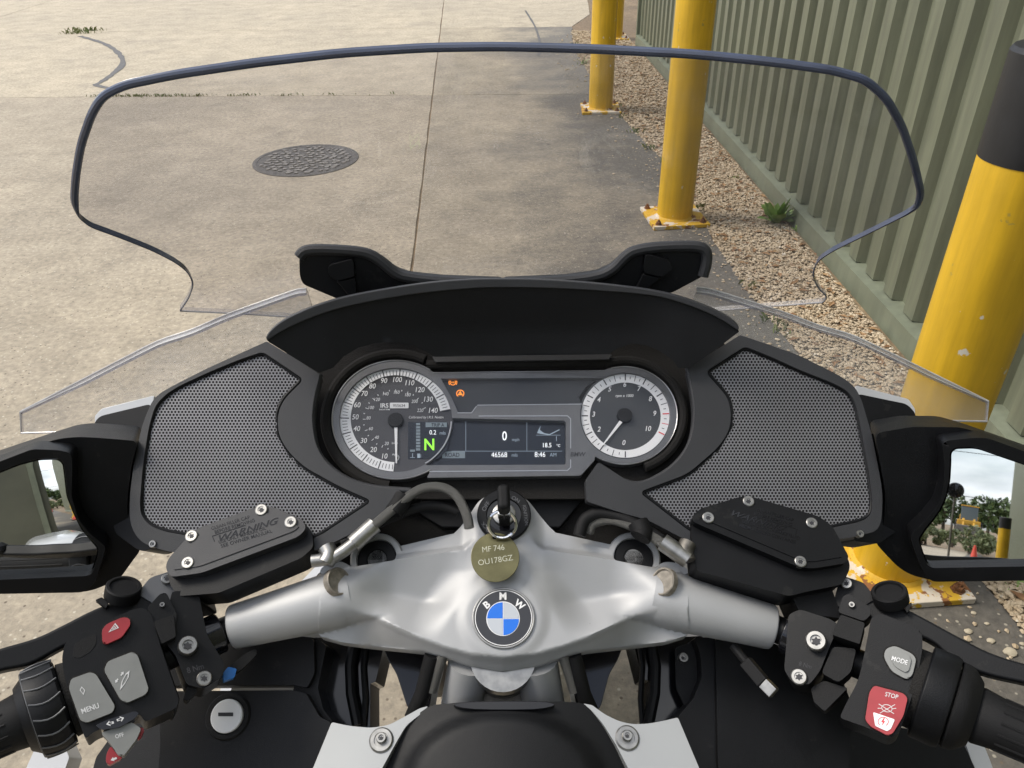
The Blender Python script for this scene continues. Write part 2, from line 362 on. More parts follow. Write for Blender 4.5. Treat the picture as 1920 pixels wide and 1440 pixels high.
def screw(px, py, surf, rpx, off, name, parent, hgt=0.0015, m=None, tilt=0):
    p = surf.hit(px, py, off); d = np.linalg.norm(surf.hit(px+rpx, py, off)-p); q = MB(); n = surf.nrm(p)
    q.lathe(p-n*0.004, n, [(0, d), (0.004+hgt*0.6, d), (0.004+hgt, d*0.88), (0.004+hgt, d*0.55), (0.004+hgt*0.4, d*0.52)], 24)
    st = [(px+rpx*(0.50 if i % 2 else 0.30)*math.cos(i*math.pi/6+tilt), py+rpx*(0.50 if i % 2 else 0.30)*math.sin(i*math.pi/6+tilt)*0.9) for i in range(12)]
    q.prism(st, surf, 0.0005, off=off+hgt*0.75, mi=1)
    return q.build(name, [m or M['steel'], M['ink_dark']], parent)

# ================================================================== THE MOTORCYCLE
bike = empty('motorcycle', (0, 0.35, 0))
tag(bike, 'black and white touring motorcycle seen from the rider seat, key in ignition', 'motorcycle')
CX = 943.0
S_CL = Surf(CX, 787, 0.630, 56)              # instrument face
S_FA = Surf(CX, 787, 0.608, 50)              # inner fairing panels
S_YO = Surf(CX, 1160, 0.466, 64)             # top yoke

# ---- instrument cluster
SP, SRX, SRY = (742.0, 787.3), 105.7, 97.5   # speedometer centre and ring radii
TA, TRX, TRY = (1172.5, 779.5), 83.4, 79.3   # rev counter
def arc(c, rx, ry, a0, a1, n): return ell(c[0], c[1], rx, ry, n, a0, a1)
outer = arc(SP, 120.5, 112.5, 57, 303, 60) + [(800, 896), (1089, 892), (1116, 862)] + arc((1171, 779), 100, 92.5, 236, 470, 60) + [(1132, 694), (812, 698)]
outer = rnd(outer, 3, 2)
hole1 = arc(SP, SRX, SRY, 2, 302, 70) + [(800, 872), (1058, 871), (1061, 868), (1061, 792), (1058, 789)]
hole1 = [p for p in hole1]
hole2 = [(827, 710), (1126, 708)][::1] + [(TA[0]+84.5*math.cos(R_(a)), TA[1]-80.5*math.sin(R_(a))) for a in np.linspace(117, 117-313.6, 70)] + [(895, 760), (891, 763), (884, 773), (859, 773), (848, 748)]
clus = MB().prism([outer, hole1, hole2], S_CL, 0.010).build('instrument_cluster', M['bezel'], bike, bev=0.0012, seg=2)
def face(name, lp, m, off, th=0.002, **k): return MB().prism(lp, S_CL, th, off=off, **k).build(name, m, clus)
face('dial_face', arc(SP, SRX+2, SRY+2, 0, 360, 64), M['dial'], -0.0042)
face('dial_face', arc(TA, TRX+3, TRY+3, 0, 360, 64), M['dial2'], -0.0042)
face('lamp_window', [(824, 706), (1133, 704), (1100, 724), (1085, 745), (1092, 762), (880, 776), (852, 776)], M['lcd_up'], -0.0060)
face('display_screen', [(755, 785), (1064, 785), (1064, 874), (755, 874)], M['lcd'], -0.0075)
face('lcd_glass', rnd([(765, 791), (838, 791), (846, 810), (838, 845), (820, 861), (765, 861)], 2), M['lcd'], -0.0038, th=0.0006)
# white rings
def ring_band(c, r0x, r0y, r1x, r1y, a0, a1, n): return arc(c, r1x, r1y, a0, a1, n) + arc(c, r0x, r0y, a1, a0, n)
face('speed_scale_ring', arc(SP, SRX-1, SRY-1, 11.5, 267.5, 70)+arc((742, 785), 84.5, 81.5, 268.2, 10.2, 70), M['ring_white'], -0.0034, th=0.0006)
face('rev_scale_ring', [arc(TA, TRX-0.5, TRY-0.5, 0, 360, 72), arc((1172.5, 780.5), 66.5, 63.5, 0, 360, 60)], M['ring_white'], -0.0034, th=0.0006)
def radial(c, rx, ry, a, t0, t1, wd):
    ca, sa = math.cos(R_(a)), math.sin(R_(a)); p = (c[0]+rx*t0*ca, c[1]-ry*t0*sa); q = (c[0]+rx*t1*ca, c[1]-ry*t1*sa)
    d = np.array(q)-np.array(p); nn = np.array([-d[1], d[0]])/np.linalg.norm(d)*wd/2
    return [tuple(np.array(p)+nn), tuple(np.array(q)+nn), tuple(np.array(q)-nn), tuple(np.array(p)-nn)]
q = MB()
for mph in range(2, 141, 2):
    a = 270-mph*1.845; big = mph % 10 == 0
    q.prism(radial(SP, SRX, SRY, a, 0.83 if big else 0.86, 0.985 if big else 0.95, 1.9 if big else 1.0), S_CL, 0.0002, off=-0.0031)
q.build('speed_tick', M['ink_dark'], clus)
q = MB(); qr = MB()
TAN = [270, 235, 207, 180, 150, 120, 90, 62, 33, 3, -27]
for i in range(41):
    k, fr = divmod(i, 4)
    a = TAN[k] + ((TAN[k+1]-TAN[k])*fr/4 if fr else 0); big = fr == 0
    (qr if i in (36, 38, 40) else q).prism(radial(TA, TRX, TRY, a, 0.84 if fr % 2 == 0 else 0.87, 0.985 if fr % 2 == 0 else 0.93, 2.0 if big else 1.1), S_CL, 0.0002, off=-0.0031)
q.build('rev_tick', M['ink_dark'], clus); qr.build('redline_tick', M['ink_red'], clus)
def c3(x, y): return 620+x/5.053, 660+y/5.053
def c4(x, y): return 940+x/5.053, 660+y/5.053
nums = [(0, 635, 1003), (10, 512, 985), (20, 405, 923), (30, 313, 838), (40, 248, 724), (50, 234, 614), (60, 253, 500), (70, 320, 392), (80, 396, 321), (90, 507, 270), (100, 633, 260), (110, 750, 291), (120, 847, 356), (130, 926, 446), (140, 972, 552)]
text([(str(s), *c3(x, y), 9.6, 0, 0.92) for s, x, y in nums], 'speed_numeral', S_CL, -0.0030, M['ink_white'], clus, shear=0.18, bold=0.006)
inn = [(20, 530, 866), (40, 437, 808), (60, 381, 725), (80, 359, 624), (100, 384, 526), (120, 440, 449), (140, 522, 396), (160, 626, 380), (180, 731, 405), (200, 795, 467), (220, 848, 552)]
text([(str(s), *c3(x, y), 6.2, 0, 0.9) for s, x, y in inn] + [('km/h', *c3(608, 862), 4.2), ('mph', *c3(610, 968), 4.4), ('Calibrated by I.R.S. Nottm', *c3(905, 617), 4.6, 0, 0.93)], 'dial_lettering', S_CL, -0.0030, M['ink_white'], clus, shear=0.22)
q = MB()
for k in range(22):
    a = 256-k*11.05; q.prism(radial(SP, SRX, SRY, a, 0.535 if k % 2 else 0.56, 0.585, 1.3 if k % 2 == 0 else 1.0), S_CL, 0.0002, off=-0.0031)
q.prism(rnd([c3(560, 480), c3(738, 480), c3(738, 533), c3(560, 533)], 1.5), S_CL, 0.0003, off=-0.0030)
q.build('dial_mark', M['ink_white'], clus)
text([('955634', *c3(648, 507), 5.4)], 'serial_number', S_CL, -0.0028, M['ink_dark'], clus)
text([('IRS', *c3(510, 506), 8.0, 0, 1.05), ('NOTTM', *c3(510, 545), 2.6, 0, 1.5)], 'maker_mark', S_CL, -0.0030, M['ink_white'], clus, bold=0.02)
rn = [(0, 1162, 857), (1, 1008, 828), (2, 925, 730), (3, 875, 588), (4, 925, 450), (5, 1027, 350), (6, 1170, 306), (7, 1307, 345), (8, 1413, 442), (9, 1455, 580), (10, 1393, 724)]
text([(str(s), *c4(x, y), 9.2 if s != 1 else 6, 0, 0.92) for s, x, y in rn] + [('rpm x 1000', *c4(1167, 413), 5.0, 0, 1.0)], 'rev_numeral', S_CL, -0.0030, M['ink_white'], clus, shear=0.2, bold=0.015)
# needles and hubs
def needle(c, tip, w0, w1):
    d = np.array(tip)-np.array(c); d /= np.linalg.norm(d); nn = np.array([-d[1], d[0]]); b = np.array(c)+d*6
    return [tuple(b+nn*w0), tuple(np.array(tip)+nn*w1), tuple(np.array(tip)-nn*w1), tuple(b-nn*w0)]
face('needle', needle(SP, c3(622, 1052), 3.2, 1.2), M['ring_white'], -0.0010, th=0.001)
face('needle', needle(TA, c4(962, 880), 3.4, 0.9), M['ring_white'], -0.0010, th=0.001)
for c, r in ((c3(614, 643), 14.5), (c4(1170, 597), 14.3)):
    p = S_CL.hit(*c, 0); d = np.linalg.norm(S_CL.hit(c[0]+r, c[1])-p)
    MB().lathe(p-S_CL.n*0.004, S_CL.n, [(0, d), (0.0042, d), (0.0050, d*0.93), (0.0052, 0)], 28).build('needle_hub', M['black_soft'], clus)
# LCD content
def rect(x0, y0, x1, y1): return [(x0, y0), (x1, y0), (x1, y1), (x0, y1)]
q = MB()
for k in range(9): face('fuel_bar', rect(780, 793+k*5.9, 788, 797.6+k*5.9), M['lcd_bar'], -0.0030, th=0.0001)
face('caption_bar', rect(798, 792, 838, 801), M['lcd_bar'], -0.0030, th=0.0001)
face('temperature_bar', rect(769, 843, 778, 847), M['lcd_bar'], -0.0030, th=0.0001)
face('caption_bar', rect(829, 846.5, 872, 859), M['lcd_bar'], -0.0073, th=0.0001)
q = MB()
for a in (rect(873, 790, 873.7, 846), rect(987.5, 790, 988.2, 846), rect(846, 845.5, 1054, 846.2)): q.prism(a, S_CL, 0.0001, off=-0.0073)
q.prism(rect(769, 857.5, 778, 858.3), S_CL, 0.0001, off=-0.0030); q.prism(rect(773, 850, 774.2, 857), S_CL, 0.0001, off=-0.0030)
q.prism(rect(782.5, 850.5, 787.5, 858.5), S_CL, 0.0001, off=-0.0030); q.prism(rect(788.5, 852, 789.3, 858), S_CL, 0.0001, off=-0.0030)
for a in ([(1007, 812), (1011, 803), (1014, 798), (1012, 806), (1020, 812), (1030, 814), (1048, 805), (1050, 806), (1030, 816), (1018, 814)], rect(1005, 815.5, 1051, 816.2), rect(1042.8, 818, 1043.8, 827)): q.prism(a, S_CL, 0.0001, off=-0.0072)
q.build('display_icon', M['lcd_dim'], clus)
text([('0', 946, 817, 17, 0, 0.78)], 'speed_readout', S_CL, -0.0070, M['lcd_white'], clus, bold=0.01)
text([('46568', 936, 852.5, 9.4, 0, 0.9), ('8:46', 1012.5, 852, 9.4, 0, 0.9), ('18.5', 1026, 834.5, 8.4, 0, 0.9), ('°C', 1047, 835.5, 5)], 'display_readout', S_CL, -0.0070, M['lcd_white'], clus)
text([('0.2', 811.5, 810.5, 8.4, 0, 0.9)], 'trip_readout', S_CL, -0.0029, M['lcd_white'], clus)
text([('mph', 967, 824, 6, 0, 0.95), ('mls', 965, 853, 6.4, 0, 0.95), ('AM', 1037, 852.5, 7, 0, 0.9)], 'display_unit', S_CL, -0.0070, M['lcd_dim'], clus)
text([('mls', 830, 811.5, 6.4, 0, 0.95)], 'display_unit', S_CL, -0.0029, M['lcd_dim'], clus)
text([('TRIP A', 821, 796.7, 6.4, 0, 0.9)], 'trip_caption', S_CL, -0.0028, M['lcd'], clus, bold=0.01)
text([('ROAD', 848, 852.7, 7.6, 0, 0.9)], 'mode_caption', S_CL, -0.0070, M['lcd'], clus, bold=0.01)
text([('N', 805, 833, 21, 0, 0.92)], 'neutral_readout', S_CL, -0.0029, M['lcd_green'], clus, bold=0.02)
text([('BMW', 1084, 851.5, 8.2, 0, 1.0)], 'bezel_lettering', S_CL, 0.0003, M['ink_dark'], clus, shear=0.15, bold=0.01)
# amber lamps
q = MB(); c = c3(1158, 288)
q.prism([ell(*c, 5.8, 5.4, 24), ell(*c, 4.8, 4.4, 24)], S_CL, 0.0001, off=-0.0056)
for s in (-1, 1): q.prism(ring_band(c, 7.0, 7.0, 8.0, 8.0, 145 if s < 0 else -35, 215 if s < 0 else 35, 10), S_CL, 0.0001, off=-0.0056)
text([('ABS', c[0], c[1], 3.2, 0, 0.95)], 'x', S_CL, -0.0056, None, mb=q)
q.build('brake_warning_lamp', M['lamp_amber'], clus, closed=False)
q = MB(); c = c3(1228, 393)
q.prism(ring_band(c, 6.2, 5.8, 7.4, 7.0, -55, 235, 28), S_CL, 0.0001, off=-0.0056)
tri = [(c[0], c[1]-4.6), (c[0]+4.6, c[1]+2.8), (c[0]-4.6, c[1]+2.8)]
q.prism([tri, [(c[0]+(x-c[0])*0.6, c[1]+(y-c[1])*0.6) for x, y in tri]], S_CL, 0.0001, off=-0.0056)
q.prism(rect(c[0]-0.6, c[1]-1.6, c[0]+0.6, c[1]+1.2), S_CL, 0.0001, off=-0.0056)
q.build('traction_warning_lamp', M['lamp_amber'], clus)
MB().prism(inset(outer, 2.5), S_CL, 0.0006, off=0.0022).build('cover_lens', M['lens'], clus)
# raised hairlines of the bezel and its bright edges
q = MB()
def line(pts, wd, off=0.0004, qq=None, surf=S_CL, th=0.0008):
    for a, b in zip(pts[:-1], pts[1:]):
        a = np.array(a, float); b = np.array(b, float); d = b-a; l = np.linalg.norm(d)
        if l < 1e-6: continue
        nn = np.array([-d[1], d[0]])/l*wd/2; e = d/l*wd*0.3
        (qq if qq is not None else q).prism([tuple(a-e+nn), tuple(b+e+nn), tuple(b+e-nn), tuple(a-e-nn)], surf, th, off=off)
line([(898, 780), (1064, 779.5), (1070, 785), (1070, 840)], 1.6)
line([(805, 884), (1064, 882), (1070, 876), (1070, 862)], 1.6)
line([(895, 759.5), (1090, 757.5)], 1.2); line([(858, 774), (884, 774), (893, 762)], 1.2)
line([(812, 698.6), (1132, 694.6)], 1.2)
q.build('bezel_hairline', M['bezel_edge'], clus)
MB().tube([S_CL.hit(*p, 0.0003) for p in arc(SP, 119.5, 111.5, 57, 303, 60)], 0.0007, 6).build('bezel_rim', M['bezel_edge'], clus)
MB().tube([S_CL.hit(*p, 0.0003) for p in arc((1171, 779), 99, 91.5, 245, 465, 60)], 0.0006, 6).build('bezel_rim', M['bezel_edge'], clus)
MB().tube([S_CL.hit(*p, -0.002) for p in arc(SP, 104.5, 96.5, -2, -58, 30)], 0.0009, 6).build('dial_lens_rim', M['bezel_edge'], clus)
# dark well around the cluster
well = [(620, 615), (545, 632), (530, 652), (580, 715)] + arc(SP, 156, 146, 160, 270, 40) + [(760, 935), (1100, 935), (1215, 915)] + arc((1171, 779), 130, 125, 305, 360, 40) + [(1325, 700), (1362, 650), (1345, 625), (1290, 605), (780, 600)]
MB().prism(well, S_CL, 0.006, off=-0.0125).build('cluster_well', M['void'], bike)
wl = MB()
wl.tube([S_CL.hit(*p, -0.004) for p in arc(SP, 131, 124, 65, 265, 40)], 0.0055, 10)
wl.tube([S_CL.hit(*p, -0.004) for p in arc((1171, 779), 110, 103, 290, 470, 40)], 0.0050, 10)
wl.tube([S_CL.hit(*p, -0.004) for p in ((800, 684), (960, 682), (1136, 680))], 0.0050, 10)
wl.build('cluster_gasket', M['void'], bike)

# ---- fairing panels with speaker grilles
panelL = [(500, 640, 3), (560, 676), (600, 702, 8), (588, 745, 20), (584, 790, 30), (592, 838, 25), (614, 872, 20), (652, 899, 20), (700, 914, 20), (748, 918, 4), (762, 932, 6), (735, 956, 10), (690, 985, 20), (600, 1030, 20), (500, 1047, 10), (330, 1036, 10), (302, 1031, 20), (267, 1018, 16), (250, 998, 12), (243, 973, 12), (243, 933, 20), (251, 867, 20), (266, 800, 20), (274, 778, 20), (285, 752, 16), (301, 736, 16), (336, 717, 20), (396, 687, 20)]
grilL = [(492, 665, 6), (562, 712, 5), (528, 746, 16), (515, 776, 20), (517, 816, 20), (534, 847, 20), (566, 879, 20), (635, 917, 20), (688, 940, 3), (602, 997, 8), (560, 1016, 10), (480, 1014, 10), (400, 1008, 10), (355, 1000, 10), (307, 991, 16), (284, 982, 14), (269, 964, 12), (267, 945, 12), (272, 880, 20), (284, 800, 20), (296, 762, 16), (313, 744, 14), (336, 729, 14), (396, 701, 20), (455, 677, 20)]
panelR = [(1388, 628, 3), (1330, 664), (1290, 690, 8), (1300, 735, 20), (1304, 780, 30), (1296, 826, 25), (1275, 862, 20), (1238, 892, 20), (1190, 910, 20), (1122, 866, 6), (1098, 900, 4), (1100, 940, 4), (1160, 960, 20), (1215, 975, 20), (1300, 1020, 20), (1400, 1040, 10), (1564, 1012, 10), (1591, 1009, 12), (1644, 996, 14), (1653, 976, 12), (1655, 930, 14), (1651, 899, 20), (1635, 816, 20), (1615, 748, 14), (1603, 725, 14), (1576, 705, 16), (1496, 665, 20)]
grilR = [(1397, 655, 6), (1330, 698, 5), (1370, 744, 16), (1377, 780, 20), (1371, 812, 20), (1350, 843, 20), (1292, 893, 20), (1208, 924, 3), (1293, 990, 8), (1340, 1010, 10), (1440, 1004, 10), (1547, 987, 10), (1609, 974, 14), (1628, 966, 10), (1632, 945, 12), (1627, 899, 20), (1609, 800, 20), (1600, 758, 14), (1587, 737, 14), (1556, 721, 16), (1504, 701, 20), (1440, 672, 20)]
def hexgrille(outline, surf, name, parent, pitch=6.45, off=-0.004):
    a = np.array(outline); x0, y0 = a.min(0); x1, y1 = a.max(0)
    j = 0; y = y0
    C = []
    while y < y1+6:
        x = x0 + (pitch/2 if j % 2 else 0)
        while x < x1+6: C.append((x, y)); x += pitch
        y += pitch*0.866; j += 1
    C = np.array(C); ins = pip_np(C[:, 0], C[:, 1], outline); C = C[ins]
    cxm, cym = C.mean(0)
    v = []; f = []
    R0 = pitch/math.sqrt(3)
    for x, y in C:
        b = len(v); bulge = 0.004*max(0, 1-((x-cxm)/190)**2-((y-cym)/170)**2)
        for r, dz in ((R0, 0.0), (R0*0.68, 0.0), (R0*0.64, -0.0008)):
            for k in range(6):
                t = R_(30+60*k); v.append(surf.hit(x+r*math.cos(t), y+r*math.sin(t), off+bulge+dz))
        for l in (0, 6):
            for k in range(6):
                n_ = (k+1) % 6; f.append((b+l+k, b+l+n_, b+l+6+n_, b+l+6+k))
    q = MB(); q.add(v, f); o = q.build(name, M['mesh_steel'], parent, closed=False, ang=60); o['kind'] = 'stuff'; return o
for pn, gr in ((panelL, grilL), (panelR, grilR)):
    go = rnd(gr, 8, 4); po = rnd(pn, 10, 4); gi = inset(go, -5)
    cxm = np.mean([p[0] for p in go]); cym = np.mean([p[1] for p in go])
    p_ = MB().prism([po, gi], S_FA, 0.016, grid=26, hf=lambda x, y: 0.0).build('fairing_panel', M['panel'], bike, bev=0.0035, seg=3)
    MB().prism(inset(go, -7), S_FA, 0.01, off=-0.0085).build('speaker_backing', M['void'], p_)
    hexgrille(go, S_FA, 'speaker_grille', p_)
    g3 = [S_FA.hit(x, y, -0.003) for x, y in inset(go, -2.5)]
    MB().tube(g3+[g3[0]], 0.0016, 8).build('grille_frame', M['black'], p_)
for (px, py) in ((287, 1020), (1612, 1001)): screw(px, py, S_FA, 7, 0.0, 'panel_screw', bike, hgt=0.002)
# crescent shoulder between grille and instruments: raised lip
for sgn, pts in ((-1, [(600, 702), (588, 745), (584, 790), (592, 838), (614, 872), (652, 899), (700, 914), (770, 920)]), (1, [(1290, 690), (1300, 735), (1304, 780), (1296, 826), (1275, 862), (1238, 892), (1190, 908), (1130, 884)])):
    MB().tube([S_FA.hit(x, y, -0.004) for x, y in spl(pts, 6, False)], 0.003, 12).build('cluster_surround', M['panel'], bike)

# ---- hood over the instruments
S_HO = Surf(CX, 600, 0.668, 20, kx=0.55)
hoodL = [(955, 537), (880, 540), (780, 549), (680, 566), (605, 586), (540, 613), (500, 637), (505, 642), (560, 676), (598, 699), (624, 690), (645, 668), (672, 652), (705, 643), (740, 641), (772, 646), (800, 660), (815, 669), (955, 666)]
hood = hoodL[1:-1] + [(943, 667)] + [(1142, 664), (1156, 654)] + [(1185, 644), (1215, 648), (1240, 660), (1262, 676), (1272, 690), (1292, 690), (1330, 664), (1386, 622), (1380, 614), (1340, 592), (1280, 567), (1220, 552), (1120, 543), (1020, 538), (943, 537)]
def hood_h(x, y):      # concave inside: deeper towards the middle, lip forward at the rim
    u = (x-CX)/330.0; e = max(0.0, 1-u*u); yy = (y-540)/125.0; return -0.014*e*max(0, min(1, (yy+0.0)*1.6))
MB().prism(hood, S_HO, 0.008, grid=14, hf=hood_h).build('instrument_hood', M['hood'], bike, bev=0.001)
rimo = [(498, 634), (508, 620), (530, 602), (568, 583), (605, 569), (655, 555), (730, 541), (805, 530), (880, 524), (943, 523), (1010, 524), (1090, 529), (1160, 536), (1220, 544), (1280, 558), (1340, 581), (1374, 601), (1386, 614)]
rimi = [(1384, 620), (1340, 593), (1280, 569), (1220, 554), (1120, 545), (1020, 540), (943, 539), (880, 541), (780, 551), (680, 568), (605, 588), (540, 615), (502, 638)]
MB().prism(spl(rimo, 4, False)+spl(rimi, 4, False), S_HO, 0.012, off=0.004, grid=0).build('hood_rim', M['panel'], bike, bev=0.002, seg=2)
MB().prism([(810, 668), (1148, 664), (1142, 674), (816, 679)], S_CL, 0.003, off=0.004).build('hood_ledge', M['panel'], bike, bev=0.0006)

# ---- windscreen carrier
S_CA = Surf(CX, 500, 0.735, 14, kx=0.30)
carL = [(561, 482), (572, 471), (600, 468), (660, 471), (692, 477), (714, 490), (740, 511), (765, 520), (830, 527), (943, 531), (943, 560), (760, 566), (655, 566), (632, 560), (568, 533), (562, 518)]
carR = [(943, 531), (1060, 526), (1120, 518), (1150, 504), (1172, 482), (1190, 471), (1230, 464), (1300, 462), (1322, 470), (1325, 490), (1318, 518), (1262, 548), (1230, 556), (943, 560)]
for c in (carL, carR):
    o = MB().prism(rnd(c, 8, 3), S_CA, 0.034, grid=0).build('windscreen_carrier', M['black'], bike, bev=0.002)
    rimline = c[:10] if c is carL else c[:11]
    MB().tube([S_CA.hit(x, y, 0.002) for x, y in spl(rimline, 4, False)], 0.0058, 10).build('carrier_rim', M['panel'], o)  # real rim; paler plastic paints its lit top edge
for s, (x, y) in ((-1, (640, 505)), (1, (1232, 498))):
    b = [(x-24, y-8), (x+22, y-20), (x+26, y+14), (x-10, y+22), (x-26, y+8)] if s < 0 else [(x-22, y-22), (x+24, y-10), (x+30, y+6), (x+10, y+22), (x-26, y+14)]
    o = MB().prism(rnd(b, 8, 3), S_CA, 0.02, off=0.012).build('carrier_bracket', M['black'], bike, bev=0.004)
    l = [(x-10, y+22), (x+26, y+14), (x+30, y+55), (x+20, y+58)] if s < 0 else [(x-26, y+14), (x+10, y+22), (x-30, y+56), (x-44, y+52)]
    MB().prism(l, S_CA, 0.012, off=0.008).build('carrier_arm', M['black'], bike, bev=0.002)

def sst_(a, b, x): t = max(0.0, min(1.0, (x-a)/(b-a))); return t*t*(3-2*t)
# ---- windscreen
S_WS = Surf(CX, 330, 0.69, -32, kx=0.42)
scr = [(337, 583, 4), (353, 560, 8), (363, 532, 10), (353, 510, 16), (330, 492, 16), (290, 471, 20), (230, 447, 20), (170, 425, 10), (148, 408, 10), (139, 378, 16), (142, 330, 20), (152, 270, 20), (172, 212, 20), (192, 180, 18), (232, 160, 20), (330, 140, 30), (480, 118, 40), (640, 100, 40), (800, 90, 40), (940, 88, 40), (1100, 92, 40), (1300, 102, 40), (1450, 117, 40), (1560, 132, 20), (1622, 149, 20), (1662, 184, 20), (1692, 238, 20), (1714, 305, 20), (1727, 362, 16), (1721, 386, 12), (1700, 402, 10), (1630, 437, 20), (1560, 471, 16), (1532, 490, 12), (1523, 515, 12), (1534, 540, 8), (1551, 556, 6), (1544, 567, 4), (1440, 575, 10), (1250, 590, 10), (943, 600, 10), (600, 598, 10), (445, 588, 10)]
so_ = rnd(scr, 10, 4)
V2, F2 = tri2d([so_], 30)
n_out = len(so_)
q = MB(); fr = [S_WS.hit(x, y) for x, y in V2]; th = 0.0055
bk = [p-S_WS.nrm(p)*th for p in fr]
q.add(fr, F2, 0); q.add(bk, [tuple(reversed(f)) for f in F2], 0)
cnt = {}
for f in F2:
    for a, b in ((f[0], f[1]), (f[1], f[2]), (f[2], f[0])):
        k = (min(a, b), max(a, b)); cnt[k] = None if k in cnt else (a, b)
m_ = len(V2); q.f += [(e[1], e[0], e[0]+m_, e[1]+m_) for e in cnt.values() if e]; q.m += [1]*(len(q.f)-len(q.m))
q.m = [2 if (mi_ == 1 and S_WS and np.mean([fr[i % m_][2] for i in f_]) < 1.215) else mi_ for f_, mi_ in zip(q.f, q.m)]
ws = q.build('windscreen', [M['screen'], M['screen_edge'], M['def_edge']], bike)
i_end = max(i for i, p in enumerate(so_) if p[0] > 1500); top = so_[:i_end+1]
path = [S_WS.hit(x, y, -0.0025) for x, y in top]
i0 = 0
prof = []
for x, y in top: prof.append(0.0009+0.0023*(1-sst_(372, 412, y)))
for bt in (((337, 583), (445, 588), (600, 598)), ((1544, 567), (1440, 575), (1250, 590))): MB().tube([S_WS.hit(*p, -0.0025) for p in bt], 0.0010, 8).build('windscreen_lower_edge', M['edge_glint'], ws)  # pale tubes draw the light glint along the lower edge
MB().tube(path, prof, 10).build('windscreen_edge', M['screen_edge'], ws)

# ---- clear side deflectors
defL = [(38, 772, 4), (198, 689, 20), (297, 638, 20), (360, 618, 20), (428, 588, 20), (554, 543, 6), (574, 541, 6), (584, 574, 4), (505, 642, 4), (400, 692, 10), (290, 748, 10), (270, 802, 4), (180, 809, 10), (40, 812, 3)]
defR = [(1853, 752, 4), (1700, 676, 20), (1600, 628, 20), (1535, 610, 20), (1470, 585, 20), (1330, 541, 6), (1306, 539, 6), (1299, 565, 4), (1384, 630, 4), (1490, 668, 10), (1606, 735, 10), (1640, 780, 4), (1715, 788, 10), (1850, 790, 3)]
S_DE = Surf(CX, 700, 0.70, 29, kx=-0.10)
for d in (defL, defR):
    lp = rnd(d, 10, 4); V2, F2 = tri2d([lp], 40); q = MB(); fr = [S_DE.hit(x, y) for x, y in V2]; bk = [p-S_DE.nrm(p)*0.004 for p in fr]; m_ = len(V2)
    q.add(fr, F2, 0); q.add(bk, [tuple(reversed(f)) for f in F2], 0); cnt = {}
    for f in F2:
        for a, b in ((f[0], f[1]), (f[1], f[2]), (f[2], f[0])):
            k = (min(a, b), max(a, b)); cnt[k] = None if k in cnt else (a, b)
    q.f += [(e[1], e[0], e[0]+m_, e[1]+m_) for e in cnt.values() if e]; q.m += [1]*(len(q.f)-len(q.m))
    o = q.build('wind_deflector', [M['deflector'], M['def_edge']], bike)
    # rolled flange along the upper edge
    up_ = d[:7]; ul = []
    for i_, (pa, pb) in enumerate(zip(up_[:-1], up_[1:])):
        for t_ in (0, .25, .5, .75): ul.append((pa[0]+(pb[0]-pa[0])*t_, pa[1]+(pb[1]-pa[1])*t_))
    ul.append(up_[-1][:2]); ul = [ul[0]]+[tuple((np.array(ul[i_-1])+2*np.array(ul[i_])+np.array(ul[i_+1]))/4) for i_ in range(1, len(ul)-1)]+[ul[-1]]
    a3 = [S_DE.hit(p[0], p[1]) for p in ul]
    b3 = [S_DE.hit(p[0], p[1]+7*min(1.0, i/3.0)+1, 0.010*min(1.0, 0.3+i/4.0)) for i, p in enumerate(ul)]
    q = MB(); k = len(a3); a4 = [p-S_DE.n*0.003 for p in a3]; b4 = [p+np.array([0, 0, -0.003]) for p in b3]
    q.loft([[a3[i], b3[i], b4[i], a4[i]] for i in range(k)])
    q.build('deflector_flange', M['def_edge'], o)
    MB().tube(a3, 0.0010, 8).build('deflector_edge', M['edge_glint'], o); MB().tube(b3, 0.0007, 8).build('deflector_edge', M['edge_glint'], o)  # whitish tubes added as the bright lines of the flange
    MB().tube([S_DE.hit(p[0], p[1], -0.002) for p in d[-2:]]+[S_DE.hit(*d[0][:2], -0.002)], 0.0013, 8).build('deflector_edge', M['edge_glint'], o)
S_MB = Surf(CX, 790, 0.66, 50)
for blk, wh in (([(176, 793), (187, 780), (220, 772), (283, 757), (275, 822), (190, 820), (178, 806)], [(177, 780), (190, 766), (290, 741), (286, 760), (190, 787), (178, 797)]),
                ([(1716, 773), (1700, 757), (1665, 750), (1608, 738), (1625, 806), (1705, 800), (1718, 788)], [(1717, 768), (1704, 748), (1604, 722), (1606, 742), (1700, 764), (1716, 778)])):
    MB().prism(rnd(blk, 8, 3), S_MB, 0.03).build('mirror_mount', M['black'], bike, bev=0.004, seg=3)
    MB().prism(rnd(wh, 4, 2), S_MB, 0.006, off=-0.010).build('fairing_edge', M['white'], bike, bev=0.002)

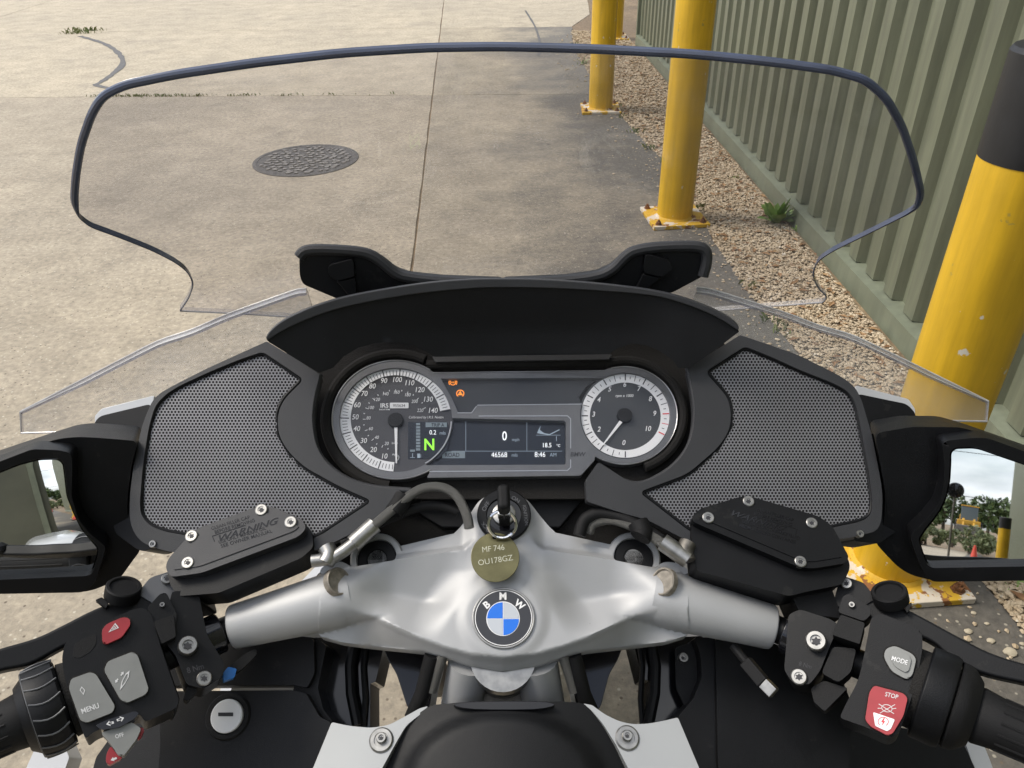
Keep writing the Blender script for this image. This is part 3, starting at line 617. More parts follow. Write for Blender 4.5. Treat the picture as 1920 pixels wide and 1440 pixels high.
# ---- top yoke: one cast piece, modelled as relief over its plane
def lerp(x, pts):
    for (x0, y0), (x1, y1) in zip(pts[:-1], pts[1:]):
        if x <= x1: return y0+(y1-y0)*max(0, x-x0)/(x1-x0)
    return pts[-1][1]
def sst(a, b, x): t = max(0.0, min(1.0, (x-a)/(b-a))); return t*t*(3-2*t)
YT = [(0, 1010), (55, 1016), (75, 1031), (200, 1049), (283, 1063), (335, 1062)]
YR = [(0, 1231), (60, 1224), (110, 1210), (160, 1192), (230, 1160), (300, 1138), (340, 1126)]
PXM = 2000.0
def yoke_h(x, y):
    u = abs(x-CX); yt, yr = lerp(u, YT), lerp(u, YR); h = 0.0
    t1, t2 = y-yt, yr-y
    ui = 46+max(0.0, y-1070)*0.62; win = sst(ui-6, ui+72, u)
    v = min(t1*0.62, t2*0.75); sm = 4.5; a, b = t1*0.62, t2*0.75
    v = -sm*math.log(math.exp(-max(-40, min(40, a/sm)))+math.exp(-max(-40, min(40, b/sm)))) if abs(a) < 200 and abs(b) < 200 else v
    h -= 0.62*max(0, v)/PXM*win
    if y > yr: h -= 1.15*(y-yr)/PXM*(0.55+0.45*sst(0, 12, y-yr))
    if y < yt and u > 45: h -= min(0.006, (yt-y)*1.5/PXM)*sst(45, 80, u)
    # bar shoulders rise into round tubes
    if u > 196:
        cy = 1122+(u-303)*0.265; d = (y-cy)*0.966/2010.0; r = 0.0262; k = sst(196, 318, u)
        h = h*(1-k) + k*((math.sqrt(max(r*r-d*d, 0.0002*0.0002)) - d*0.249)*0.97 - 0.0146)
    bd = math.hypot(x-944, (y-1158)*1.03)
    h += 0.0025*(1-sst(66, 92, bd))                         # badge boss
    ib = math.hypot(x-945, (y-965)*1.05); h += 0.003*(1-sst(44, 58, ib))*(1 if y < 1010 else 0)
    return h
yk = [(943, 920), (918, 926), (897, 940), (880, 966), (862, 990), (845, 1006), (800, 1020), (743, 1036), (742, 1050), (660, 1063), (640, 1052), (618, 1056), (600, 1066), (596, 1192), (640, 1204), (685, 1210), (793, 1221), (831, 1231), (893, 1251), (943, 1260)]
right = [(1010, 1247), (1072, 1227), (1100, 1220), (1190, 1210), (1250, 1203), (1292, 1190), (1290, 1066), (1268, 1055), (1246, 1053), (1226, 1064), (1150, 1050), (1150, 1032), (1090, 1018), (1048, 1004), (1030, 988), (1010, 964), (992, 940), (970, 926)]
ylines = []
for s in (-1, 1):
    for dy in (0, -5, -9): ylines.append([(CX+s*u, lerp(u, YT)+dy) for u in np.arange(78, 262, 6.0)])
    for dy in (-4, 0, 5): ylines.append([(CX+s*u, lerp(u, YR)+dy) for u in np.arange(6, 262, 6.0)])
yoke = MB().prism(rnd(yk+right, 8, 3), S_YO, 0.016, grid=4.5, hf=yoke_h, lines=ylines).build('top_yoke', M['silver'], bike, ang=62)
MB().prism(rnd([(660, 1062), (655, 1040), (670, 1020), (705, 1012), (740, 1026), (850, 1000), (943, 990), (1040, 998), (1150, 1022), (1188, 1012), (1225, 1022), (1238, 1040), (1232, 1062), (1150, 1056), (1100, 1040), (943, 1036), (800, 1040), (745, 1056)], 10, 3), S_YO, 0.014, off=-0.011).build('fork_bridge', M['silver'], bike, bev=0.003, seg=3)
for cx_, cy_ in ((707, 1049), (1188, 1047)):
    p = S_YO.hit(cx_, cy_, -0.011); n = S_YO.n
    o = MB().lathe(p-n*0.012, n, [(0, 0.0255), (0.0135, 0.0255), (0.0155, 0.0240), (0.0155, 0.0195), (0.010, 0.0190)], 36).build('fork_clamp', M['silver'], bike)
    MB().lathe(p-n*0.008, n, [(0, 0.0188), (0.0085, 0.0188), (0.0095, 0.0178), (0.0095, 0.010), (0.008, 0.009)], 36).build('fork_cap', M['black'], o)
# badge
bx_, by_ = 944, 1158.5
HB = 0.0028
def disc(name, r0, m, off, th=0.001, par=None, lp=None): return MB().prism(lp or [ell(bx_, by_, r0, r0*0.975, 48)], S_YO, th, off=off).build(name, m, par)
badge = MB().prism([ell(bx_, by_, 59, 57.5, 56), ell(bx_, by_, 54.8, 53.3, 56)], S_YO, 0.004, off=HB+0.0022).build('badge', M['steel'], bike, bev=0.0006)
bdg = lambda name, lp, m, off, th=0.0008: MB().prism(lp, S_YO, th, off=off).build(name, m, badge)
bdg('badge_field', [ell(bx_, by_, 55, 53.5, 48)], M['gloss_black'], HB+0.0004, 0.002)
bdg('badge_field', [ell(bx_, by_, 52.5, 51.3, 48)], M['enamel_black'], HB+0.0018)
bdg('badge_line', [ell(bx_, by_, 53.8, 52.4, 56), ell(bx_, by_, 52.2, 50.9, 56)], M['ink_white'], HB+0.0020)
bdg('badge_line', [ell(943.2, 1160, 31.4, 32.4, 48)], M['ink_white'], HB+0.0020)
for a0, m in ((90, 'blue'), (0, 'enamel_grey'), (270, 'blue'), (180, 'enamel_grey')):
    ca, sa = math.cos(R_(a0+45)), -math.sin(R_(a0+45)); c = (943.2+0.9*ca, 1160+0.9*sa)
    bdg('badge_quadrant', [c]+ell(c[0], c[1], 29.2, 30.2, 14, a0, a0+90), M[m], HB+0.0023, 0.0005)
text([('B', 912.5, 1133.5, 13, -38, 1.0), ('M', 943, 1117.5, 13, 0, 1.0), ('W', 974.5, 1133.5, 13, 37, 0.95)], 'badge_lettering', S_YO, HB+0.0022, M['ink_white'], badge, bold=0.035)
# clamp bolt recesses in the bars
for x in (631, 1247):
    ax = S_YO.n*0.70+np.array([0.66 if x < CX else -0.66, 0.10, 0]); ax /= np.linalg.norm(ax); p = S_YO.hit(x, 1092, 0.0098)+ax*0.0048
    MB().lathe(p-ax*0.006, ax, [(0, 0.0135), (0.0052, 0.0130), (0.0060, 0.0122), (0.0058, 0.0112), (0.0035, 0.0106), (0.0032, 0.0)], 28).build('clamp_bolt', M['bolt'], yoke)
# ignition lock
p = S_YO.hit(945, 966, 0.003); n = S_YO.n
lock = MB().lathe(p-n*0.004, n, [(0, 0.0262), (0.0062, 0.0262), (0.0072, 0.0252), (0.0072, 0.0172), (0.0045, 0.0165)], 40).build('ignition_lock', M['black'], bike)
MB().lathe(p-n*0.003, n, [(0, 0.0165), (0.0040, 0.0165), (0.0042, 0.0118)], 32).build('lock_recess', M['gloss_black'], lock)
MB().lathe(p-n*0.003, n, [(0, 0.0112), (0.0078, 0.0112), (0.0085, 0.010)], 28).build('lock_barrel', M['steel'], lock)
text([('OFF', 911, 949, 8, -58), ('ON', 967, 936, 7.5, 32), ('IGNITION', 985.5, 966, 6.4, 83, 0.95), ('LOCK', 912, 990, 7, -128)], 'lock_lettering', S_YO, 0.0064, M['bezel'], lock)

# ---- handlebars: silver stubs, black bars, grips
def bar(side):
    s = side; mx_ = (lambda x: x) if s < 0 else (lambda x: 2*942.0-x)
    A = S_YO.hit(mx_(640), 1122, -0.014); B = S_YO.hit(mx_(436), 1176, -0.018)
    return A, B
BAR = {}
for s in (-1, 1):
    A, B = bar(s); d = B-A; l = np.linalg.norm(d); d /= l
    MB().lathe(A, d, [(-0.012, 0.0235), (-0.004, 0.0255), (0.004, 0.0262), (l*0.15, 0.0262), (l*0.4, 0.0245), (l*0.7, 0.0222), (l*0.96, 0.0206), (l*0.99, 0.0200), (l, 0.0190), (l, 0.0150), (l-0.004, 0.0145)], 40).build('handlebar_stub', M['silver'], bike)
    # bar runs on outwards, back and a little down to the grip
    ray_px = (10, 1364) if s < 0 else (1878, 1360)
    G = CAM + ray(*ray_px)*0.615
    gd = G-B; gl = np.linalg.norm(gd); gd /= gl
    BAR[s] = (B, gd, gl)
    MB().lathe(B-gd*0.012, gd, [(0, 0.0125), (gl*0.7, 0.0125)], 24).build('handlebar_tube', M['black'], bike)
def onbar(s, t): B, gd, gl = BAR[s]; return B+gd*t
def tpx(s, x):      # distance along the bar at which its axis crosses pixel column x
    B, gd, gl = BAR[s]; best = None
    for t in np.linspace(-0.02, 0.6, 1241):
        p = B+gd*t-CAM; xx = 960+FPX*(p@rt)/(p@fw)
        if best is None or abs(xx-x) < best[0]: best = (abs(xx-x), t)
    return best[1]
for s in (-1, 1):
    B, gd, gl = BAR[s]
    X = (lambda x: x) if s < 0 else (lambda x: 1886-x)
    t0 = tpx(s, X(62)); L_ = 0.135
    gr = MB().lathe(onbar(s, t0), gd, [(0, 0.0215), (0.004, 0.0228), (0.02, 0.0205), (0.06, 0.0195), (L_-0.01, 0.0200), (L_, 0.0235), (L_+0.006, 0.0235)], 36).build('grip', M['black_soft'], bike)
    MB().lathe(onbar(s, t0+L_+0.006), gd, [(0, 0.020), (0.03, 0.020), (0.036, 0.016)], 28).build('bar_end_weight', M['black'], gr)
    q = MB()
    h = np.array([0, 0, 1.0]); u = np.cross(gd, h); u /= np.linalg.norm(u); v = np.cross(u, gd)
    for k in range(14):
        a = 2*math.pi*k/14; c = u*math.cos(a)+v*math.sin(a)
        q.tube([onbar(s, t0+0.018)+c*0.0203, onbar(s, t0+0.06)+c*0.0192, onbar(s, t0+L_-0.02)+c*0.0196], 0.0013, 6)
    q.build('grip_ribs', M['black_soft'], gr)
    tB = tpx(s, X(415)); MB().lathe(onbar(s, tB), gd, [(0, 0.0175), (0.001, 0.0185), (0.016, 0.0185), (0.017, 0.0172), (0.021, 0.0165), (0.03, 0.0165)], 32).build('bar_collar', M['gloss_black'], bike, bev=0.0006)
# left: multi-controller wheel
B, gd, gl = BAR[-1]
t0, t1 = tpx(-1, 122), tpx(-1, 58)
W = t1-t0
wheel = MB().lathe(onbar(-1, t0), gd, [(0, 0.0335), (0.002, 0.0358), (W*0.35, 0.0370), (W*0.85, 0.0362), (W*0.97, 0.0350), (W, 0.0310), (W+0.006, 0.026)], 48).build('control_wheel', M['black'], bike)
q = MB(); h = np.array([0, 0, 1.0]); u = np.cross(gd, h); u /= np.linalg.norm(u); v = np.cross(u, gd)
for k in range(18):
    a = 2*math.pi*k/18; pts = []
    for j in range(6):
        t = j/5; rr = 0.0358+0.0013*math.sin(math.pi*t)+0.0002; aa = a+0.10*math.sin(t*math.pi)
        pts.append(onbar(-1, t0+W*(0.02+0.9*t))+(u*math.cos(aa)+v*math.sin(aa))*rr)
    q.tube(pts, 0.0007, 6)
pts = [onbar(-1, t0+W*0.94)+(u*math.cos(2*math.pi*k/48)+v*math.sin(2*math.pi*k/48))*0.0346 for k in range(49)]
q.tube(pts, 0.0008, 6); q.build('wheel_ribs', M['bezel'], wheel)
MB().lathe(onbar(-1, t0-0.008), gd, [(0, 0.030), (0.007, 0.031), (0.008, 0.028)], 40).build('wheel_gap', M['void'], wheel)
# right: throttle collars
t0, t1, t2, t3 = tpx(1, 1716), tpx(1, 1770), tpx(1, 1784), tpx(1, 1812)
MB().lathe(onbar(1, t0-0.004), BAR[1][1], [(0, 0.033), (t1-t0, 0.033), (t2-t0+0.004, 0.029), (t3-t0+0.004, 0.029)], 40).build('throttle_sleeve', M['void'], bike)
MB().lathe(onbar(1, t0+0.004), BAR[1][1], [(0, 0.0370), (0.0015, 0.0385), (t1-t0-0.004, 0.0385), (t1-t0, 0.0370)], 48).build('throttle_housing_ring', M['black'], bike, bev=0.0006)
MB().lathe(onbar(1, t2), BAR[1][1], [(0, 0.0345), (0.0015, 0.0358), (t3-t2-0.004, 0.0350), (t3-t2, 0.0325), (t3-t2+0.006, 0.026)], 48).build('throttle_flange', M['black_soft'], bike)

# ---- switch housings (faces towards the rider; planes lie along the bars)
def bar_plane(s, lift, tilt=0.0):
    B, gd, gl = BAR[s]; p = onbar(s, gl*0.55); view = CAM-p; view /= np.linalg.norm(view)
    nn = view*0.75+np.array([0, -0.15, 0.45]); nn -= gd*(nn@gd); nn /= np.linalg.norm(nn)
    return Surf(0, 0, 1, 0, p0=p+nn*lift, n=nn)
S_L = bar_plane(-1, 0.031); S_R = bar_plane(1, 0.031)
hl = [(116, 1236, 8), (121, 1206, 10), (140, 1193, 10), (250, 1142, 10), (270, 1139, 8), (284, 1152, 8), (296, 1195, 20), (317, 1260, 20), (336, 1313, 6), (330, 1328, 8), (272, 1354, 8), (262, 1338, 6), (215, 1358, 8), (176, 1372, 8), (160, 1386, 8), (140, 1330, 20), (121, 1271, 10)]
hous = MB().prism(rnd(hl, 8, 4), S_L, 0.05, grid=0).build('switch_housing', M['black'], bike, bev=0.006, seg=4)
hl2 = [(270, 1150), (284, 1152), (318, 1255), (338, 1312), (325, 1338), (300, 1318), (285, 1250), (262, 1180)]
MB().prism(rnd(hl2, 8, 3), S_L, 0.05, off=-0.012).build('housing_flange', M['black_soft'], hous, bev=0.004, seg=3)
def btn(name, pts, surf, m, off, th, par, bev=0.002, r=6, seg=3):
    if name in ('hazard_button', 'menu_button', 'windscreen_button', 'mode_button', 'stop_switch'): MB().prism(inset(rnd(pts, r, 4), -2.6), surf, 0.001, off=0.0006).build('button_well', M['void'], par)
    return MB().prism(rnd(pts, r, 4), surf, th, off=off).build(name, m, par, bev=bev, seg=seg)
btn('hazard_button', [(191, 1181), (200, 1170), (230, 1157), (243, 1159), (245, 1171), (228, 1195), (199, 1208), (192, 1204)], S_L, M['red_button'], 0.0045, 0.008, hous)
btn('menu_button', [(129, 1290), (133, 1273), (169, 1260), (180, 1264), (216, 1324), (211, 1336), (163, 1355), (150, 1350)], S_L, M['grey_button'], 0.0045, 0.008, hous, bev=0.003)
btn('windscreen_button', [(195, 1256), (202, 1240), (248, 1222), (258, 1228), (279, 1292), (273, 1302), (238, 1318), (226, 1312)], S_L, M['grey_button'], 0.0050, 0.008, hous, bev=0.003)
btn('panel_inset', [(136, 1232), (140, 1206), (180, 1187), (181, 1206), (170, 1222), (150, 1234)], S_L, M['black_soft'], 0.0004, 0.001, hous, bev=0.0004)
tsw = btn('turn_switch', [(178, 1360), (200, 1350), (253, 1333), (262, 1337), (252, 1348), (224, 1364), (190, 1369)], S_L, M['gloss_black'], 0.006, 0.02, hous, bev=0.002)
offs = btn('cancel_switch', [(189, 1374), (247, 1354), (265, 1366), (256, 1386), (232, 1417), (222, 1417), (206, 1392)], S_L, M['grey_button'], 0.003, 0.018, hous, bev=0.004, r=5)
btn('horn_button', [(262, 1362), (271, 1366), (266, 1380), (257, 1388)], S_L, M['red_button'], -0.004, 0.012, hous, bev=0.002)
btn('horn_button', [(208, 1398), (217, 1412), (231, 1420), (204, 1435), (198, 1428), (200, 1412)], S_L, M['red_button'], -0.004, 0.012, hous, bev=0.003)
text([('MENU', 169, 1328, 9.5, -20, 0.95)], 'button_lettering', S_L, 0.0048, M['ink_pale'], hous, shear=0.0, bold=0.018)
text([('OFF', 224, 1379, 7.5, -16, 0.9)], 'button_lettering', S_L, 0.0033, M['ink_pale'], hous, bold=0.015)
q = MB()
tr_ = [(203.5, 1185.5), (216, 1168), (223, 1177)]; cc = np.mean(tr_, 0)
q.prism([tr_, [tuple(cc+(np.array(p)-cc)*0.66) for p in tr_]], S_L, 0.0003, off=0.0048); t2_ = [tuple(cc+(np.array(p)-cc)*0.42) for p in tr_]
q.prism([t2_, [tuple(cc+(np.array(p)-cc)*0.2) for p in tr_]], S_L, 0.0003, off=0.0048)
dm = [(149.5, 1294), (153, 1287), (159.5, 1294), (156.5, 1303)]; cc = np.mean(dm, 0); q.prism([dm, [tuple(cc+(np.array(p)-cc)*0.7) for p in dm]], S_L, 0.0003, off=0.0048)
wsi = [(225, 1294), (228, 1278), (236, 1263), (243, 1257), (241, 1270), (234, 1282), (226, 1294)]; cc = np.mean(wsi[:-1], 0)
q.prism([wsi[:-1], [tuple(cc+(np.array(p)-cc)*0.68) for p in wsi[:-1]]], S_L, 0.0003, off=0.0053)
def arrow(c, ang, sz, surf, off, hollow=False):
    a = R_(ang); base = [(1, 0), (0.1, 0.62), (0.1, 0.26), (-0.75, 0.26), (-0.75, -0.26), (0.1, -0.26), (0.1, -0.62)]
    f_ = lambda k, dx=0: [(c[0]+((x*k+dx)*math.cos(a)-y*k*math.sin(a))*sz, c[1]+((x*k+dx)*math.sin(a)+y*k*math.cos(a))*sz) for x, y in base]
    q.prism([f_(1), f_(0.52, -0.02)] if hollow else [f_(1)], surf, 0.0003, off=off)
arrow((229, 1263.5), -55, 5.2, S_L, 0.0053); arrow((219, 1276), 125, 5.2, S_L, 0.0053)
arrow((207, 1356), 165, 8.5, S_L, 0.0063, True); arrow((225, 1348.5), -20, 8.5, S_L, 0.0063, True)
arrow((214, 1423), 160, 7, S_L, -0.0036)
q.build('button_symbols', M['ink_pale'], hous)
# left clamps, perch, pivot
S_LP = S_L.off(-0.006)
perch = MB().prism(rnd([(322, 1108), (372, 1108), (388, 1190), (421, 1244), (418, 1268), (383, 1291), (350, 1284), (330, 1230), (306, 1200)], 8, 3), S_LP, 0.045, off=0.0).build('lever_perch', M['black'], bike, bev=0.004, seg=3)
MB().prism(rnd([(276, 1140), (300, 1113), (312, 1111), (332, 1152), (328, 1196), (300, 1208), (290, 1180)], 6, 3), S_LP, 0.03, off=0.004).build('switch_bracket', M['black'], bike, bev=0.003)
MB().prism(rnd([(288, 1166), (326, 1152), (330, 1194), (304, 1207)], 4, 3), S_LP, 0.03, off=0.012).build('connector_block', M['black_soft'], bike, bev=0.002)
screw(352, 1211, S_LP, 19, 0.006, 'clamp_screw', perch, hgt=0.004); screw(383, 1272, S_LP, 14.5, 0.001, 'clamp_screw', perch, hgt=0.002)
text([('8 Nm', 366, 1262-9, 10.5, -16, 0.95)], 'torque_marking', S_LP, 0.0003, M['ink_dark'], perch, bold=0.015)
screw(304, 1134, S_LP, 5, 0.006, 'bracket_screw', perch)
btn('blue_connector', [(418, 1262), (428, 1250), (444, 1254), (440, 1270), (420, 1277)], S_LP, M['blue_plastic'], -0.012, 0.01, bike, bev=0.0015, r=3).name = 'blue_connector'
btn('cable_plug', [(428, 1250), (462, 1224), (480, 1216), (482, 1226), (470, 1240), (450, 1258), (436, 1262)], S_LP, M['black_soft'], -0.016, 0.012, bike, bev=0.002)
btn('clamp_foot', [(352, 1284), (372, 1290), (362, 1306), (350, 1316), (344, 1310)], S_LP, M['black_soft'], -0.01, 0.015, bike)
# right side
S_RP = S_R.off(-0.006)
hr = [(1634, 1156, 8), (1652, 1150, 8), (1718, 1176, 8), (1729, 1188, 8), (1730, 1215, 20), (1720, 1272, 20), (1705, 1322, 20), (1684, 1376, 10), (1668, 1384, 10), (1620, 1362, 10), (1574, 1346, 8), (1586, 1320, 16), (1610, 1275, 20), (1622, 1220, 20)]
hous = MB().prism(rnd(hr, 8, 4), S_R, 0.055).build('switch_housing', M['black'], bike, bev=0.006, seg=4)
btn('mode_button', [(1657, 1232), (1660, 1217), (1677, 1210), (1711, 1226), (1718, 1236), (1711, 1266), (1700, 1274), (1672, 1259)], S_R, M['grey_button'], 0.0030, 0.008, hous, bev=0.0018, r=10)
btn('mode_cap', [(1668, 1231), (1671, 1220), (1681, 1217), (1704, 1228), (1709, 1237), (1704, 1257), (1698, 1261), (1678, 1250)], S_R, M['grey_button'], 0.0046, 0.004, hous, bev=0.0010, r=8)
btn('stop_switch', [(1630, 1298), (1639, 1285), (1694, 1300), (1702, 1309), (1694, 1342), (1674, 1375), (1664, 1379), (1632, 1362), (1622, 1349)], S_R, M['red_button'], 0.0055, 0.010, hous, bev=0.003)
btn('start_pad', [(1637, 1335), (1678, 1349), (1670, 1367), (1663, 1371), (1641, 1361)], S_R, M['ring_white'], 0.0060, 0.001, hous, bev=0.0003, r=3)
text([('MODE', 1687, 1238, 8.6, 17, 0.9)], 'button_lettering', S_R, 0.0049, M['ink_white'], hous, bold=0.008)
text([('STOP', 1672, 1304, 8.2, 14, 0.9)], 'button_lettering', S_R, 0.0058, M['ink_pale'], hous, bold=0.008)
q = MB(); c = (1663, 1328)
q.prism([ell(*c, 10.5, 7.2, 28, rot=14), ell(*c, 9.3, 6.0, 28, rot=14)], S_R, 0.0003, off=0.0058)
for a, b in (((1648, 1320), (1676, 1338)), ((1650, 1337), (1678, 1321))): line([a, b], 1.2, off=0.0058, qq=q, surf=S_R, th=0.0003)
line([(1646, 1328), (1652, 1328)], 1.2, off=0.0058, qq=q, surf=S_R, th=0.0003); line([(1674, 1329), (1680, 1328)], 1.2, off=0.0058, qq=q, surf=S_R, th=0.0003)
q.build('button_symbols', M['ink_pale'], hous)
q = MB(); c = (1656, 1353)
q.prism(ring_band(c, 9.0, 7.6, 10.3, 8.8, -60, 230, 28), S_R, 0.0003, off=0.0062)
q.prism([(1657, 1346), (1652, 1354), (1655.5, 1354), (1653, 1361), (1660, 1352), (1656.5, 1352), (1659, 1346)], S_R, 0.0003, off=0.0062)
q.build('start_symbol', M['ink_red'], hous)
perch = MB().prism(rnd([(1478, 1152), (1500, 1142), (1556, 1160), (1574, 1172), (1556, 1212), (1538, 1258), (1518, 1284), (1486, 1281), (1470, 1256), (1474, 1210)], 8, 3), S_RP, 0.045).build('lever_perch', M['black'], bike, bev=0.004, seg=3)
MB().prism(rnd([(1571, 1148), (1580, 1118), (1592, 1112), (1632, 1138), (1634, 1152), (1620, 1165)], 6, 3), S_RP, 0.03, off=0.002).build('switch_bracket', M['black'], bike, bev=0.003)
MB().prism(rnd([(1560, 1190), (1576, 1152), (1622, 1168), (1612, 1208)], 4, 3), S_RP, 0.03, off=0.012).build('connector_block', M['black_soft'], bike, bev=0.002)
MB().prism(rnd([(1562, 1212), (1606, 1216), (1596, 1260), (1572, 1280), (1540, 1262)], 8, 3), S_RP, 0.03, off=0.0).build('clamp_half', M['black_soft'], bike, bev=0.004)
MB().prism(rnd([(1520, 1290), (1545, 1276), (1590, 1290), (1560, 1320), (1546, 1334), (1526, 1316)], 5, 3), S_RP, 0.02, off=-0.008).build('cable_clip', M['black_soft'], bike, bev=0.002)
screw(1530, 1202, S_RP, 20, 0.006, 'clamp_screw', perch, hgt=0.004); screw(1498, 1269, S_RP, 15.5, 0.001, 'clamp_screw', perch, hgt=0.002)
screw(1597, 1134, S_RP, 6, 0.004, 'bracket_screw', perch)
text([('8 Nm', 1510, 1247, 8, 16, 0.95)], 'torque_marking', S_RP, 0.0003, M['ink_dark'], perch)
# hanging connector
a = S_RP.hit(1374, 1210, -0.02); b = S_RP.hit(1398, 1240, -0.02); c = S_RP.hit(1432, 1280, -0.02); d = S_RP.hit(1452, 1300, -0.02)
q = MB(); q.tube([a, b], 0.004, 10); q.build('loose_cable', M['black_soft'], bike)
q = MB(); q.tube([b, c], 0.0078, 4); q.build('connector_body', M['black_soft'], bike, bev=0.001)
q = MB(); q.tube([c, d], 0.0072, 4); q.build('connector_tip', M['steel'], bike, bev=0.0008)
# ---- levers
def lever(name, up_, lo, surf, th):
    return MB().prism(spl(up_, 5, False)+spl(lo[::-1], 5, False), surf, th).build(name, M['black'], bike, bev=0.003, seg=3)
S_LV = S_L.off(-0.028); S_RV = S_R.off(-0.028)
lv = lever('clutch_lever', [(-170, 1262), (-60, 1236), (0, 1215), (67, 1195), (120, 1170), (178, 1141), (240, 1118), (300, 1096)], [(-165, 1290), (-60, 1276), (0, 1258), (58, 1245), (115, 1215), (190, 1180), (260, 1160), (320, 1140)], S_LV, 0.014)
p = S_LV.hit(-172, 1277, -0.006); MB().lathe(p-np.array([0, 0, 0.009]), (0, 0, 1), [(0, 0.004), (0.004, 0.009), (0.009, 0.0105), (0.014, 0.009), (0.018, 0.004)], 24).build('lever_ball', M['black'], lv)
lv2 = lever('brake_lever', [(1600, 1102), (1650, 1120), (1712, 1147), (1792, 1190), (1855, 1222), (1920, 1243), (2000, 1262), (2090, 1290)], [(1580, 1150), (1650, 1165), (1740, 1200), (1780, 1230), (1840, 1262), (1920, 1281), (2000, 1300), (2085, 1318)], S_RV, 0.014)
for (cx_, cy_), s, sf in (((229, 1117), -1, S_LV), ((1671, 1126), 1, S_RV)):
    p = sf.hit(cx_, cy_, 0.0); n = sf.n*0.25+np.array([-0.25*s, 0.35, 0.75]); n /= np.linalg.norm(n)
    k = MB().lathe(p, n, [(0, 0.0150), (0.010, 0.0150), (0.0112, 0.0140), (0.0112, 0.0118), (0.009, 0.0112)], 30).build('lever_adjuster', M['black_soft'], bike)
    MB().prism(rnd([(cx_-45*s*-1-6, cy_+8), (cx_-38*s*-1, cy_+2), (cx_-25*s*-1, cy_+14), (cx_-30*s*-1, cy_+24)], 3, 2), sf, 0.006, off=0.008).build('adjuster_tab', M['black_soft'], k, bev=0.001)
    MB().prism(rnd([(cx_+28*-s, cy_-4), (cx_+52*-s, cy_-34), (cx_+95*-s, cy_-48), (cx_+110*-s, cy_+10), (cx_+60*-s, cy_+16)], 8, 3), sf, 0.02, off=0.002).build('lever_pivot', M['bezel'] if s < 0 else M['black'], bike, bev=0.003)
    screw(cx_+84*-s, cy_-32, sf, 11, 0.006, 'pivot_screw', bike, m=M['steel'])

# ---- fluid reservoirs
def reservoir(lid, body, scr_, lines, S_, warn, wbox, name, foot):
    b_ = MB().prism(rnd(body, 10, 4), S_, 0.034, off=-0.010).build(name, M['black'], bike, bev=0.003, seg=3); lm = M['black'] if name == 'brake_fluid_reservoir' else M['lid']
    MB().prism(rnd(lid, 10, 4), S_, 0.015, off=0.0).build('lid', lm, b_, bev=0.0035, seg=3)
    MB().prism(rnd(inset(rnd(lid, 10, 4), 13)[::1], 0), S_, 0.001, off=0.0010).build('lid_plate', lm, b_, bev=0.0008)
    for x, y, r in scr_: screw(x, y, S_, r, 0.0010, 'lid_screw', b_, hgt=0.0012, tilt=random.random())
    text(lines, 'lid_lettering', S_, 0.0013, M['gloss_black'], b_, bold=0.004)
    text([warn], 'warning_lettering', S_, 0.0013, M['gloss_black'], b_, shear=0.45, bold=0.015)
    q = MB(); line(wbox, 1.2, off=0.0013, qq=q, surf=S_, th=0.0003); q.build('warning_frame', M['gloss_black'], b_)
S_RES = S_YO.off(0.034)
reservoir([(310, 1062), (316, 1047), (362, 996), (372, 990), (484, 949), (511, 950), (566, 974), (575, 990), (560, 1006), (378, 1074), (350, 1078), (318, 1082)],
          [(312, 1060), (325, 1040), (372, 996), (484, 954), (566, 976), (585, 996), (588, 1026), (566, 1046), (410, 1112), (334, 1118), (318, 1096)],
          [(490, 956, 11.5), (545, 979, 11.5), (359, 1005, 11.5), (352, 1055, 11.5)],
          [('CLEAN FILLER CAP', 432, 980, 6.3, -17, 1.0), ('BEFORE REMOVING', 440, 986.5, 6.3, -17, 1.0), ('USE ONLY MINERAL OIL', 454, 1003, 6.5, -17, 0.92), ('SEE OWNER MANUAL', 462, 1009.5, 6.5, -17, 1.1)],
          S_RES, ('WARNING', 467, 992, 11, -17, 1.55), [(402, 1015), (398, 1005), (460, 985)], 'clutch_fluid_reservoir', None)
reservoir([(1298, 968), (1312, 954), (1385, 932), (1405, 930), (1535, 968), (1560, 985), (1592, 1044), (1586, 1056), (1525, 1066), (1500, 1064), (1312, 984), (1300, 978)],
          [(1298, 972), (1312, 958), (1390, 936), (1530, 970), (1592, 1050), (1594, 1066), (1580, 1096), (1510, 1110), (1480, 1118), (1306, 1070), (1296, 1000)],
          [(1403.5, 940, 10.5), (1328, 970.5, 11), (1522, 980.5, 10.5), (1501, 1053, 11)],
          [('CLEAN FILLER CAP', 1454, 965, 6.0, 17, 1.0), ('BEFORE REMOVING', 1450, 973, 6.0, 17, 1.0), ('USE ONLY DOT4 BRAKE FLUID', 1446, 993, 6.2, 17, 0.92), ('FROM A SEALED CONTAINER', 1440, 1001, 6.2, 17, 0.95)],
          S_RES, ('WARNING', 1424, 977, 10, 17, 1.55), [(1416, 968), (1495, 992), (1492, 1002)], 'brake_fluid_reservoir', None)
# reservoir necks
for pts in ([(330, 1098), (372, 1098), (380, 1130), (336, 1140)], [(1478, 1100), (1560, 1104), (1580, 1160), (1500, 1150)]):
    MB().prism(rnd(pts, 6, 3), S_YO, 0.04, off=0.008).build('reservoir_neck', M['black'], bike, bev=0.003)
